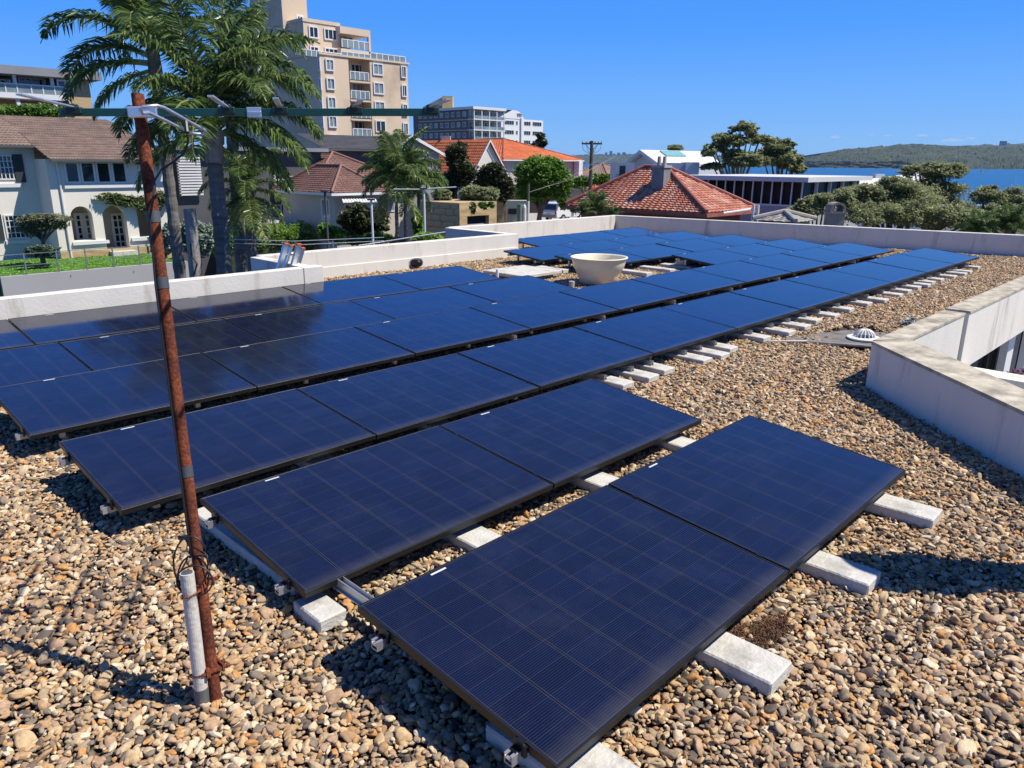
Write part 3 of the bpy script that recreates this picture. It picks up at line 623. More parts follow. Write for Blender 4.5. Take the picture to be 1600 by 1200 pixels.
# ------------------------------------------------------------------ rusty mast with antenna
def rustmat():
    m = bpy.data.materials.new('rust'); m.use_nodes = True; n = m.node_tree; nd = n.nodes; lk = n.links; b = nd['Principled BSDF']; tc = nd.new('ShaderNodeTexCoord')
    nz = nd.new('ShaderNodeTexNoise'); nz.inputs['Scale'].default_value = 90; nz.inputs['Detail'].default_value = 6; nz.inputs['Roughness'].default_value = .7; lk.new(tc.outputs['Object'], nz.inputs['Vector'])
    n2 = nd.new('ShaderNodeTexNoise'); n2.inputs['Scale'].default_value = 9; n2.inputs['Detail'].default_value = 5; lk.new(tc.outputs['Object'], n2.inputs['Vector'])
    cr = nd.new('ShaderNodeValToRGB'); e = cr.color_ramp.elements; e[0].position = .36; e[0].color = (.028, .012, .009, 1); e[1].position = .70; e[1].color = (.34, .10, .035, 1); x = e.new(.52); x.color = (.13, .036, .019, 1)
    av = nd.new('ShaderNodeMath'); av.operation = 'ADD'; s_ = nd.new('ShaderNodeMath'); s_.operation = 'MULTIPLY'; s_.inputs[1].default_value = .35; lk.new(n2.outputs['Fac'], s_.inputs[0])
    s2 = nd.new('ShaderNodeMath'); s2.operation = 'MULTIPLY'; s2.inputs[1].default_value = .68; lk.new(nz.outputs['Fac'], s2.inputs[0]); lk.new(s_.outputs[0], av.inputs[0]); lk.new(s2.outputs[0], av.inputs[1])
    lk.new(av.outputs[0], cr.inputs[0]); lk.new(cr.outputs[0], b.inputs['Base Color']); b.inputs['Roughness'].default_value = .9; b.inputs['Specular IOR Level'].default_value = .2
    bp = nd.new('ShaderNodeBump'); bp.inputs['Strength'].default_value = .8; bp.inputs['Distance'].default_value = .002; lk.new(nz.outputs['Fac'], bp.inputs['Height']); lk.new(bp.outputs[0], b.inputs['Normal'])
    return m
RUST = rustmat(); CAB = mat('cable_black', (.012, .013, .014), .45, .1); TAPE = mat('tape_grey', (.07, .08, .09), .6, .1)
mb0 = atz(337, 1088, 0); mt0 = atF(215, 148, 3.02)
ax = (mt0-mb0); L = np.linalg.norm(ax); axn = ax/L
mast = thing('antenna_mast', 'rusty steel mast standing in the pebbles in front of the panels', 'mast', mb0)
MB().tube([mb0-axn*.15, mb0+axn*L*.5, mt0], .0228, 20, caps=False).tube([mt0-axn*.12, mt0], [.0200, .0200], 20, caps=False).build('pole', RUST, mast, smooth=True)
MB().lathe([(.0228, 0), (.0228, .004), (.0200, .004)], tuple(mt0), 20).build('pole_lip', RUST, mast)
side = np.cross(axn, FH); side /= np.linalg.norm(side)      # to the right in view
def on(v): # point on the mast axis at image row v
    t = 0
    for t in np.linspace(0, 1, 400):
        if proj(mb0+ax*t)[1] < v: break
    return mb0+ax*t
for v in (341, 443, 737): c = on(v); MB().tube([c-axn*.022, c+axn*.022], .0246, 20).build('tape_band', TAPE, mast, smooth=False)
wp0 = atz(317, 1092, 0)-FH*.005; wp1 = atF(292, 895, (wp0@FH)+.04)
WPIPE = mat('white_pipe', (.66, .62, .54), .5, .06, 20, .2, 60, col2=(.30, .26, .22), c2amt=.35, c2scale=9)
wpd = (wp1-wp0)/np.linalg.norm(wp1-wp0)
wp = thing('stub_pipe', 'short white painted pipe stub clamped beside the foot of the rusty mast', 'pipe', wp0)
MB().tube([wp0+wpd*.055, wp1], .0265, 20).build('pipe', WPIPE, wp, smooth=False); MB().tube([wp0-wpd*.1, wp0+wpd*.056], .0285, 20).build('base_sleeve', mat('galv_dull', (.16, .16, .16), .6, .3, 25), wp)
MB().lathe([(.022, 0), (.0, .004)], tuple(wp1+wpd*.001), 16).build('cap', TAPE, wp)
for v, n0 in ((915, 'upper_clamp'), (1045, 'lower_clamp')):
    c = on(v); tgt = wp0+wpd*((c-wp0)@wpd); dd = tgt-c; dn = dd/np.linalg.norm(dd); pr = np.cross(axn, dn)
    MB().obox(c+dn*.005, dn*.045, pr*.032, axn*.006).obox(c-dn*.035, dn*.004, pr*.036, axn*.016).obox((c+tgt)/2, dn*.008, pr*.036, axn*.018).build('clamp', RUST, mast)
    for s_ in (-1, 1): MB().tube([c-dn*.06+pr*.028*s_, tgt+pr*.028*s_], .0045, 8).tube([c-dn*.062+pr*.028*s_, c-dn*.05+pr*.028*s_], .009, 6).build('bolt', RUST, mast)
    MB().tube([tgt+pr*.028, tgt+dn*.03+pr*.015, tgt+dn*.033, tgt+dn*.03-pr*.015, tgt-pr*.028], .0045, 6).build('strap', RUST, mast)
# antenna
an = thing('tv_antenna', 'green boomed aluminium aerial clamped across the top of the rusty mast', 'antenna', on(176))
GRN = mat('boom_green', (.012, .085, .068), .4, .1, 10); AL2 = mat('element_aluminium', (.66, .68, .72), .33, .1, 14, metal=.75)
Lb, Rb = atF(93, 175.5, 2.93), atF(686, 175.5, 3.14); bd = (Rb-Lb)/np.linalg.norm(Rb-Lb)
eld = ray(468, 252); eld = eld-bd*(eld@bd)*1.0; eld[2] = eld[2]*1.0; eld /= np.linalg.norm(eld)
eld = ray(478, 254)/np.linalg.norm(ray(478, 254))         # elements point away from the viewer
upv = np.cross(bd, eld); upv /= np.linalg.norm(upv); upv = upv if upv[2] > 0 else -upv
MB().obox((Lb+Rb)/2, bd*np.linalg.norm(Rb-Lb)/2, eld*.011, upv*.0138).build('boom', GRN, an, bevel=.0015)
def bp_(u): t = (u-93)/(686-93); return Lb+(Rb-Lb)*t
CLP = mat('clip_black', (.01, .035, .035), .5, .1)
for u, near, far in ((114, .56, .50), (345, .52, .5), (428, .44, .46), (547, .40, .42), (672, .40, .38)):
    c = bp_(u)+upv*.018
    MB().obox(c+eld*(far-near)/2, eld*(far+near)/2, bd*.010, upv*.0028).build('element', AL2, an, bevel=.001)
    MB().obox(c-upv*.012, bd*.030, eld*.02, upv*.013).obox(c, bd*.016, eld*.022, upv*.011).build('clip', CLP, an, bevel=.004)
c = bp_(217)+upv*.0; MB().obox(c-eld*.006+bd*.0, bd*.052, eld*.022, upv*.0195).build('mast_bracket', AL2, an, bevel=.004)
for s_ in (-1, 1): MB().tube([c+bd*.033*s_-eld*.02, c+bd*.033*s_+eld*.07], .004, 8).build('u_bolt', AL2, an)
c = bp_(387); MB().obox(c, bd*.027, eld*.0135, upv*.018).obox(c-eld*.014, bd*.026, eld*.002, upv*.004).build('splice', AL2, an, bevel=.002)
# folded dipole: rounded loop of tube
def FP(u, v, D): return atF(u, v, D)
lp = [FP(222, 177, 2.62), FP(219, 171, 2.60), FP(224, 167, 2.60), FP(245, 165, 2.62), FP(256, 168, 2.66), FP(290, 187, 2.86), FP(319, 203, 3.05), FP(322, 206, 3.07), FP(316, 210, 3.06), FP(298, 208, 3.02), FP(262, 190, 2.84), FP(232, 176, 2.66), FP(222, 177, 2.62)]
MB().tube(lp, .0058, 10, caps=False).build('folded_dipole', AL2, an, smooth=True)
MB().obox(FP(276, 185, 2.93), bd*.04, eld*.02, upv*.012).build('feed_box', CLP, an, bevel=.004)
cab = [FP(290, 190, 2.84), FP(292, 205, 2.82), FP(294, 222, 2.85), FP(287, 240, 2.88), FP(272, 252, 2.90), FP(252, 265, 2.90), FP(241, 283, 2.88), FP(240, 305, 2.86)]
for v in (341, 443, 560, 737, 850): c = on(v); cab.append(c-FH*.03-side*(.012 if v > 400 else .0)*-1)
cb_ = MB().tube(cab, .0042, 8).build('coaxial_cable', CAB); tag(cb_, 'black coaxial cable looping from the aerial down the rusty mast', 'cable')
MB().tube([FP(290, 190, 2.84), FP(292, 207, 2.82)], .0085, 8).build('connector', CAB, cb_)
# coil of cable at the foot
cc_ = on(880)-FH*.045; loops = []
for (cu, cv, ru, rv, ph, dd) in ((298, 880, 27, 42, 0.3, 0.0), (302, 902, 24, 34, 1.9, .02), (304, 908, 28, 24, 3.0, -.02)):
    for k in range(22): t = ph+2*math.pi*k/21; loops.append(FP(cu+ru*math.cos(t), cv-rv*math.sin(t), (cc_@FH)-.01+dd+.02*math.sin(t+.6)))
o = MB().tube([on(850)-FH*.03]+loops+[on(930)-FH*.03], .0036, 7).build('cable_coil', CAB, None, smooth=True); tag(o, 'coil of black cable looped round the white stub pipe', 'cable')
# added unseen flue outside the right edge, invented for its shadow on the pebbles
fx_, fy_ = 4.84, .07
fo = thing('shadow_caster', 'unseen shadow flue with a broad rounded cowl standing beyond the right picture edge', 'caster', (fx_, fy_, 0))
MB().tube([(fx_, fy_, 0), (fx_, fy_, 1.55)], .17, 24).build('stack', ALU, fo)
MB().lathe([(.17, 1.4), (.22, 1.5), (.23, 1.62), (.19, 1.78), (.17, 1.9), (.22, 2.0), (.17, 2.12), (.07, 2.25), (0, 2.32)], (fx_, fy_, 0), 24).build('cowl', ALU, fo, smooth=True)  # invented rounded top, widened to shape the outline of the shadow

# dry leaves and twigs blown against the walls
LIT = leafmat('dry_leaf', (.07, .045, .025), (.20, .13, .07), (.34, .25, .14), .8, .05); ltc = []
for k in range(70):
    t_ = random.random(); ltc.append(((c0[0]-.10-(c0[0]-5.4)*t_, c0[1]+.02-(c0[1]-.2)*t_, .012), (.12, .12, .012)))
for k in range(60): ltc.append(((random.uniform(6.6, 12.4), 12.2-random.random()**2*.3, .012), (.18, .07, .012)))
for k in range(60): ltc.append(((random.uniform(8, 19), 2.62+random.random()**2*.3, .012), (.2, .07, .012)))
for k in range(60): ltc.append(((random.uniform(1, 8), random.uniform(-.5, 2.6), .014), (.3, .3, .01)))
lt_ = leaves('leaf_litter', LIT, None, ltc, 2600, .012, seed=77, shell=0, fill=1); stuff(tag(lt_, 'scattered dry leaves and fine litter lying on the pebbles', 'leaf litter'))
from mathutils import noise as mnoise

# ================================================================== THE NEIGHBOURHOOD
G = -5.4; DL = -3.3; SEA = -10.0
# ground sheet reaching the shore, then the sea to the horizon
def gz(x, y):
    s = x*.80-y*.30                                   # the land falls toward the harbour on the right
    d = math.hypot(x, y); t = min(max((max(s-95, (d-330)*.8))/110, 0), 1); t = t*t*(3-2*t)
    return G+(SEA-4-G)*t
n = 120; ext = 420; mb = MB(); vs = []
for j in range(n+1):
    for i in range(n+1):
        x = -150+(ext+250)*i/n; y = -180+(ext+260)*j/n
        inside = (-8 < x < 23 and -5 < y < 15.0); vs.append((x, y, (G-.6) if inside else gz(x, y)))
mb.add(vs, [(j*(n+1)+i, j*(n+1)+i+1, (j+1)*(n+1)+i+1, (j+1)*(n+1)+i) for j in range(n) for i in range(n)])
struct(mb.build('ground', mat('ground_mix', (0.10, 0.10, 0.075), .95, .3, .12, .2, 3, col2=(.045, .07, .022), c2amt=.6, c2scale=.08), smooth=True))
def watermat():
    m = bpy.data.materials.new('sea_water'); m.use_nodes = True; n = m.node_tree; nd = n.nodes; lk = n.links; b = nd['Principled BSDF']
    b.inputs['Base Color'].default_value = (.006, .075, .185, 1); b.inputs['Roughness'].default_value = .38; b.inputs['IOR'].default_value = 1.33
    tc = nd.new('ShaderNodeTexCoord'); mp = nd.new('ShaderNodeMapping'); mp.inputs['Scale'].default_value = (.05, .05, .05); nz = nd.new('ShaderNodeTexNoise'); nz.inputs['Scale'].default_value = 3; nz.inputs['Detail'].default_value = 8
    lk.new(tc.outputs['Object'], mp.inputs[0]); lk.new(mp.outputs[0], nz.inputs[0]); bp = nd.new('ShaderNodeBump'); bp.inputs['Strength'].default_value = .6; bp.inputs['Distance'].default_value = 2.0
    lk.new(nz.outputs['Fac'], bp.inputs['Height']); lk.new(bp.outputs[0], b.inputs['Normal']); 
    mx = nd.new('ShaderNodeMix'); mx.data_type = 'RGBA'; mx.inputs[6].default_value = (.005, .060, .16, 1); mx.inputs[7].default_value = (.012, .11, .25, 1); lk.new(nz.outputs['Fac'], mx.inputs[0]); lk.new(mx.outputs[2], b.inputs['Base Color'])
    return m
S_ = 24000; struct(MB().add([(-S_, -S_, SEA), (S_, -S_, SEA), (S_, S_, SEA), (-S_, S_, SEA)], [(0, 1, 2, 3)]).build('sea', watermat()))

# headland and far shore: real hills with bumpy bush cover
FOR = leafmat('bush_forest', (.028, .042, .016), (.055, .078, .028), (.085, .10, .045), .8, .05)
def hills(name, label, F0, F1, prof, u0, u1, m, bump, cliff=0, ncol=420, nrow=70, seed=0):
    """land rising from the shoreline at forward distance F0 to its crest at F1; prof = crest image rows by bearing"""
    g = np.random.default_rng(seed); us = np.linspace(u0, u1, ncol); pu, pv = zip(*prof); vs = []; rt_ = np.array([rt[0], rt[1], 0])
    crest = [atF(u, np.interp(u, pu, pv), F1) for u in us]; base = [atF(u, 258, F0) for u in us]
    for j in range(nrow):
        t = j/(nrow-1)
        for i, u in enumerate(us):
            p = base[i]*(1-t)+crest[i]*t; h = crest[i][2]-SEA; c = cliff*min(1, t*9)
            z = SEA-1+c+(h-c)*(t**.75)*(1.0)
            if 0 < j: z += bump*2.2*mnoise.fractal(Vector((p[0]*.02, p[1]*.02, seed)), 0.8, 2.0, 4)*min(1, .4+t)+g.normal()*bump*.55
            if j == 0: z = SEA-3
            vs.append((p[0], p[1], max(z, SEA-3)))
    for i, u in enumerate(us): b_ = crest[i]+FH*1200; vs.append((b_[0], b_[1], SEA-5))
    mb = MB(); mb.add(vs, [(j*ncol+i, j*ncol+i+1, (j+1)*ncol+i+1, (j+1)*ncol+i) for j in range(nrow) for i in range(ncol-1)])
    o = mb.build(name, m); struct(o); return o
HILLM = mat('hill_bush', (.036, .052, .030), .95, .5, .02, .0, 1, col2=(.13, .12, .085), c2amt=.10, c2scale=.012)
CLIFF = mat('cliff_shrub', (.020, .027, .022), .95, .5, .05, col2=(.12, .10, .08), c2amt=.05, c2scale=.02)
hills('headland', '', 2350, 2900, [(1235, 262), (1262, 249), (1285, 242), (1310, 235), (1345, 231), (1385, 229), (1425, 225), (1470, 227), (1520, 229), (1560, 230), (1640, 227), (1800, 229), (2000, 232)], 1236, 2000, HILLM, 2.6, cliff=26, seed=1)
hills('far_hill', '', 3600, 4500, [(1380, 240), (1480, 228), (1560, 226), (1600, 224), (1700, 224), (2000, 228)], 1380, 2050, HILLM, 3, seed=4)
hills('far_shore', '', 5200, 6800, [(300, 250), (600, 246), (860, 244), (920, 242), (1000, 241), (1080, 243), (1240, 247), (1300, 250)], 300, 1320, HILLM, 4.5, seed=2, ncol=520)
# cliff band at the foot of the headland
us = np.linspace(1238, 1445, 260); nr = 12; vs = []
for j in range(nr):
    for i, u in enumerate(us):
        t = j/(nr-1); hh = 19*min(1, (u-1236)/30)*min(1, max(.15, (1450-u)/40)); a = atF(u, 258, 2325+t*22); w_ = mnoise.fractal(Vector((a[0]*.03, a[1]*.03, t*3)), .8, 2, 4)
        a = a-FH*w_*9; vs.append((a[0], a[1], SEA-2+(hh+3)*t+w_*2.5*t))
mb = MB(); nc_ = len(us); mb.add(vs, [(j*nc_+i, j*nc_+i+1, (j+1)*nc_+i+1, (j+1)*nc_+i) for j in range(nr-1) for i in range(nc_-1)]); struct(mb.build('cliff', CLIFF))
# surf line and bright rocks
SURF = mat('surf', (.75, .78, .8), .8, .1)
mb = MB()
for k in range(90):
    u = random.uniform(1262, 1440) if k < 45 else random.uniform(1440, 1640); a = atF(u, 258, 2318+random.uniform(0, 8)); mb.obox((a[0], a[1], SEA+.2), rt*random.uniform(2, 9), (FH*3), (0, 0, .6))
for k in range(26):
    u = random.uniform(925, 962) if k < 13 else random.uniform(890, 1000); a = atF(u, 258, 5190); mb.obox((a[0], a[1], SEA+2.5), rt*random.uniform(14, 40), (FH*8), (0, 0, random.uniform(3, 7)))
stuff(tag(mb.build('surf', SURF), 'thin white line of surf and pale rocks along the far shores', 'surf'))
# far buildings: white towers on the far shore, houses and hospital on the headland
HAZEW = mat('far_building_white', (.62, .60, .58), .8, .05, .02); HAZEG = mat('far_building_grey', (.30, .30, .32), .8, .05, .02); DK = mat('far_window_band', (.10, .12, .15), .3, .1)
def faraway(u, vt, vb, wpx, F, label, m=None, name='high_rise_building', grp='towers on the far skyline', cat='tower block', d=None):
    a = atF(u, vb, F); h = (vb-vt)*F/FPX; w = wpx*F/FPX/2; t = thing(name, label, cat, a, 0, grp); dd = d or w
    ux, uy = rt*w, FH*dd; MB().obox((a[0]+uy[0], a[1]+uy[1], a[2]+h/2), ux, uy, (0, 0, h/2)).build('wall', m or HAZEW, t)
    nb = max(1, int(h/(F*.0022))); mb = MB()
    for k in range(nb): mb.obox((a[0]-FH[0]*.4, a[1]-FH[1]*.4, a[2]+h*(k+.55)/nb), rt*w*.86, FH*.3, (0, 0, h/nb*.22))
    mb.build('window_band', DK, t)
for i, (u, vt, w, m) in enumerate([(947, 239, 3.6, HAZEW), (954.5, 236.8, 4.2, HAZEW), (960, 240.5, 2.5, HAZEG), (966.5, 239, 4, HAZEW), (975, 238.6, 4.5, HAZEG), (905, 242.5, 3.5, HAZEG), (915, 241.5, 3, HAZEW), (937, 241, 3, HAZEG), (984, 241, 3.4, HAZEW), (990, 242, 3, HAZEG)]):
    faraway(u, vt, 247, w, 6500, ['pale tower, left one of the bright pair on the far skyline', 'tallest and brightest white tower on the far skyline', 'slim grey tower right of the brightest white one', 'white tower in the middle right of the far skyline group', 'broad greyish tower right of the middle of the far skyline group', 'grey block low on the far skyline left of the power pole', 'small pale block just left of the power pole top', 'grey block between power pole and the bright towers', 'pale block near the right end of the far skyline', 'last grey block of the far skyline before the white roof'][i], m)
for k in range(46):                                     # scattered tiny houses on the far shore
    u = random.uniform(868, 1000); v = random.uniform(246, 256)
    a = atF(u, v, 5350+(256-v)*120); q = MB().obox(a, rt*random.uniform(5, 11), FH*5, (0, 0, random.uniform(3, 6))).build('house', random.choice([HAZEW, HAZEW, HAZEG])); tag(q, 'tiny pale house among the trees of the far shore', 'house', 'tiny houses on the far shore')
faraway(1569, 221, 228, 7, 4450, 'pair of grey tower blocks on the crest at the upper right', HAZEG)
TAN = mat('far_building_tan', (.42, .33, .27), .85, .08, .02)
for i, (u, vt, vb, w, m) in enumerate([(1562, 239, 247, 12, TAN), (1548, 241, 246, 18, TAN), (1580, 244, 249, 16, TAN), (1532, 242.5, 246, 12, HAZEW), (1492, 245, 247.5, 8, HAZEW), (1505, 244, 247, 7, TAN)]):
    faraway(u, vt, vb, w, 2640-i*10, 'low tan institutional building on the headland slope, '+ORD[i]+' of the six', m, 'institution_building', 'low buildings on the headland slope', 'building')
for k in range(40):
    u = random.uniform(1555, 1625); v = random.uniform(231, 241); a = atF(u, v, 2780+random.uniform(-30, 60)); q = MB().obox(a, rt*random.uniform(3, 6), FH*3, (0, 0, random.uniform(1.5, 3))).build('house', random.choice([HAZEW, TAN, HAZEG])); tag(q, 'tiny house among the bush on the right hillside', 'house', 'tiny houses on the right hillside')
# sailing boat and moored boats
SAIL = mat('sail_white', (.85, .85, .83), .7, .03, transl=.2)
a = atF(1533, 269.5, 1180); a[2] = SEA; sb = thing('sailing_boat', 'white sailing boat under full sail on the blue harbour', 'boat', a, 0)
k = 1180/FPX
MB().add([tuple(a+rt*(-4.8*k)+np.array([0, 0, .5*k])), tuple(a+rt*4.8*k+np.array([0, 0, .6*k])), tuple(a+rt*3.4*k+np.array([0, 0, -.3])), tuple(a-rt*3.6*k+np.array([0, 0, -.3])), tuple(a+FH*1.5+rt*-4.4*k+np.array([0, 0, .5*k])), tuple(a+FH*1.5+rt*4.4*k+np.array([0, 0, .6*k]))],
         [(0, 1, 2, 3), (0, 4, 5, 1), (4, 3, 2, 5)]).build('hull', WHITEP, sb)
MB().tube([a, a+np.array([0, 0, 13.5*k])], .12, 5).build('mast', ALU, sb)
MB().prism([tuple(a+rt*-.2*k+np.array([0, 0, 13*k])), tuple(a+rt*-.2*k+np.array([0, 0, 1.2*k])), tuple(a+rt*-4.2*k+np.array([0, 0, 1.2*k])), tuple(a+rt*-2.4*k+np.array([0, 0, 7*k]))], FH*.1).build('mainsail', SAIL, sb)
MB().prism([tuple(a+rt*.2*k+np.array([0, 0, 11.5*k])), tuple(a+rt*.2*k+np.array([0, 0, 1.2*k])), tuple(a+rt*3.6*k+np.array([0, 0, 1.1*k]))], FH*.1).build('jib', SAIL, sb)
def boat(u, v, F, wpx, label):
    a = atF(u, v, F); a[2] = SEA; w = wpx*F/FPX/2; t = thing('moored_boat', label, 'boat', a, 0, 'boats moored beyond the trees'); H = np.array([0, 0, w*.22])
    L_ = [a-rt*w+H, a+rt*w*1.1+H*1.2, a+rt*w*.8-H*.2, a-rt*w*.9-H*.2]; MB().prism(L_, FH*w*.5).build('hull', WHITEP, t)
    MB().obox(a+H*1.6+FH*w*.25, rt*w*.42, FH*w*.2, H*.7).build('cabin', GLASSB, t); MB().tube([a+H, a+H*7+FH*w*.2], w*.02, 5).build('mast', ALU, t)
boat(1520, 322, 225, 34, 'white motor boat between the two dark trees at the right'); boat(1585, 302, 300, 40, 'white boat with a mast at the right picture edge'); boat(1512, 300, 330, 22, 'small white boat just above the motor boat')

# ------------------------------------------------------------------ roof tile and wall materials
def tilemat(name, c1, c2, c3, sx=3.0): 
    m = mat(name, c1, .75, .22, sx*2.2, .15, 14, col2=c2, c2amt=.55, c2scale=sx); return m
BROWNT = tilemat('brown_roof_tile', (.33, .235, .175), (.22, .16, .125), None, 1.2)
REDT = tilemat('red_roof_tile', (.50, .17, .10), (.72, .50, .40), None, 2.2)  # pale second tone puts the highlight speckle into the tile colour
REDV = mat('red_ridge_tile', (.38, .12, .085), .7, .2, 5)
ORT = tilemat('orange_roof_tile', (.66, .175, .05), (.50, .12, .04), None, .7)
MAROON = tilemat('maroon_roof_tile', (.20, .10, .075), (.13, .065, .05), None, 1.1)
GREYT = tilemat('grey_roof_slate', (.075, .075, .08), (.05, .05, .055), None, .8)
TANR = mat('tan_render', (.74, .59, .41), .85, .05, .15, .1, 8, col2=(.46, .36, .26), c2amt=.3, c2scale=.1)
TANR2 = mat('tan_trim', (.70, .58, .43), .8, .04, .4)
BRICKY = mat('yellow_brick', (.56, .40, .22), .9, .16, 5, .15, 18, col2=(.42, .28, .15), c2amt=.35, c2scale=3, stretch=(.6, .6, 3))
SAND = mat('sandstone', (.58, .42, .22), .9, .2, 2.2, .3, 8, col2=(.36, .23, .12), c2amt=.5, c2scale=1.6, stretch=(.5, .5, 2.4))
BRICKR = mat('red_brick', (.20, .075, .055), .9, .2, 6, .2, 20)
DGREY = mat('dark_grey_wall', (.085, .088, .095), .8, .1, .6)
SHUT = mat('dark_shutter', (.03, .04, .045), .6, .1)
DARK = mat('dark_interior', (.02, .02, .02), .8, .2)
SLATE = mat('fibro_grey', (.27, .28, .30), .8, .1, .8)

# ------------------------------------------------------------------ white two storey house on the left
Y1 = atz(103, 404, -2.95)[1]; hz = -2.95
X_ = lambda u, v, Y: float(aty(u, v, Y)[0]); Z_ = lambda u, v, Y: float(aty(u, v, Y)[2])
wh = thing('white_house', 'white rendered two storey house with brown tiled roof and arched porch on the left', 'house', (X_(160, 404, Y1), Y1, hz))
xc = X_(92, 380, Y1); xr = X_(262, 300, Y1); ze = Z_(160, 249, Y1)
def arch(u0, u1, v0, v1, n=9):
    x0, x1 = X_(u0, v1, Y1), X_(u1, v1, Y1); zb = Z_((u0+u1)/2, v1, Y1); zt = Z_((u0+u1)/2, v0, Y1); r = (x1-x0)/2; cx = (x0+x1)/2; h = min(zt-r, zt)
    return [(x0, zb), (x1, zb)]+[(cx+r*math.cos(t), zt-r+r*math.sin(t)) for t in np.linspace(0, math.pi, n)]
A1 = arch(116, 150, 322, 376); A2 = arch(168, 204, 321, 391)
x2, x3 = X_(216, 350, Y1), X_(240, 350, Y1); A3 = [(x2, Z_(228, 370, Y1)), (x3, Z_(228, 370, Y1)), (x3, Z_(228, 326, Y1)), (x2, Z_(228, 326, Y1))]
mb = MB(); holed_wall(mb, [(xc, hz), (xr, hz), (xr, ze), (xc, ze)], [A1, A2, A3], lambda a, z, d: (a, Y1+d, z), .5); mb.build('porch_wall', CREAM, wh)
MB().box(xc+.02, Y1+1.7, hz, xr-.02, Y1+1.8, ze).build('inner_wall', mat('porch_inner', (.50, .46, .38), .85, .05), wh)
MB().box(xc, Y1+.51, hz, xc+.15, Y1+9, ze).box(xr-.15, Y1+.51, hz, xr, Y1+9, ze).build('side_wall', CREAM, wh)
MB().box(xc+.15, Y1+.5, Z_(160, 316, Y1), xr-.15, Y1+1.69, Z_(160, 316, Y1)+.1).build('porch_ceiling', CREAM, wh)
# french doors and door inside the arches
for (u0, u1, v0, v1, nn) in ((121, 148, 333, 377, 4), (180, 200, 333, 389, 5)):
    x0, x1 = X_(u0, v1, Y1+1.65), X_(u1, v1, Y1+1.65); z0, z1 = Z_(u0, v1, Y1+1.65), Z_(u0, v0, Y1+1.65)
    if nn == 4: window(wh, 'y', Y1+1.69, x0, (x0+x1)/2, z0, z1, 1, 4, t=.14); window(wh, 'y', Y1+1.69, (x0+x1)/2+.01, x1, z0, z1, 1, 4, t=.14)
    else: window(wh, 'y', Y1+1.69, x0, x1, z0, z1, 2, 5, t=.13)
# upper long window, sills, trims
for i in range(4): winpx(wh, 'y', Y1, 101+i*24.5, 252.5, 101+i*24.5+23, 286.5, t=.09)
MB().box(X_(100, 290, Y1), Y1-.10, Z_(160, 293.5, Y1), X_(242, 290, Y1), Y1-.002, Z_(160, 288.5, Y1)).build('window_sill', WHITEP, wh)
for (u0, u1, v) in ((113, 170, 378), (205, 242, 372)): MB().box(X_(u0, v, Y1), Y1-.12, Z_((u0+u1)/2, v+3.5, Y1), X_(u1, v, Y1), Y1-.002, Z_((u0+u1)/2, v-1.5, Y1)).build('porch_sill', WHITEP, wh)
MB().box(xc, Y1-.05, hz-.4, xr, Y1-.003, hz+.35).build('stone_footing', SAND, wh)
MB().box(X_(170, 392, Y1), Y1-.7, hz, X_(208, 392, Y1), Y1-.055, hz+.22).build('doorstep', CONC, wh)
MB().tube([(X_(91, 300, Y1)+.12, Y1-.07, hz), (X_(91, 300, Y1)+.12, Y1-.07, ze)], .05, 8).build('downpipe', WHITEP, wh)
Yw = Y1+2.2; zw = ze+(Z_(100, 184, Y1+7.0)-ze)*2.2/7.6
mb = MB(); xw0 = X_(-60, 300, Yw); mb.box(xw0, Yw, hz-.5, xc+.1, Yw+7, zw); mb.build('wing_wall', CREAM, wh)
winpx(wh, 'y', Yw, -6, 242, 25, 281, nx=5, nz=4, t=.07); winpx(wh, 'y', Yw, 8, 335, 44, 373, nx=5, nz=4, t=.07)
for (u0, v0, u1, v1) in ((25.5, 241, 41, 285), (-4, 335, 8, 376)): MB().box(X_(u0, v1, Yw), Yw-.09, Z_(u0, v1, Yw), X_(u1, v1, Yw), Yw-.005, Z_(u0, v0, Yw)).build('shutter', SHUT, wh)
for (u0, v, u1) in ((-8, 290, 34), (9, 379, 48)): MB().box(X_(u0, v, Yw), Yw-.12, Z_(u0, v+3, Yw), X_(u1, v, Yw), Yw-.004, Z_(u0, v-3, Yw)).build('window_sill', WHITEP, wh)
mb = MB()
yr = Y1+7.0; zr = Z_(100, 184, yr); xL = X_(-90, 184, yr); xR = X_(166, 185, yr)
tile_plane(mb, (X_(78, 250, Y1-.6), Y1-.6, ze-.02), (X_(268, 250, Y1-.6), Y1-.6, ze-.02), (X_(78, 250, Y1-.6)-.2, yr, zr), (xR, yr, zr), 18, 44)
tile_plane(mb, (xw0-6, Yw-.6, zw-.02), (X_(78, 250, Y1-.6)+.0, Yw-.6, zw-.02), (xw0-6, yr, zr), (X_(78, 250, Y1-.6)-.2, yr, zr), 13, 50)
mb.add([(xR, yr, zr), (xL-6, yr, zr), (xL-6, yr+7, ze), (xr+.6, yr+7, ze)], [(0, 1, 2, 3)]); mb.add([(xR, yr, zr), (xr+.6, Y1-.6, ze), (xr+.6, yr+7, ze)], [(0, 1, 2)])
mb.build('roof', BROWNT, wh)
MB().box(X_(79, 250, Y1-.7), Y1-.72, ze-.12, xr+.6, Y1-.6, ze-.01).build('gutter', DGREY, wh); MB().box(xw0-6, Yw-.72, zw-.12, X_(70, 237, Yw-.7), Yw-.6, zw-.01).build('gutter', DGREY, wh)
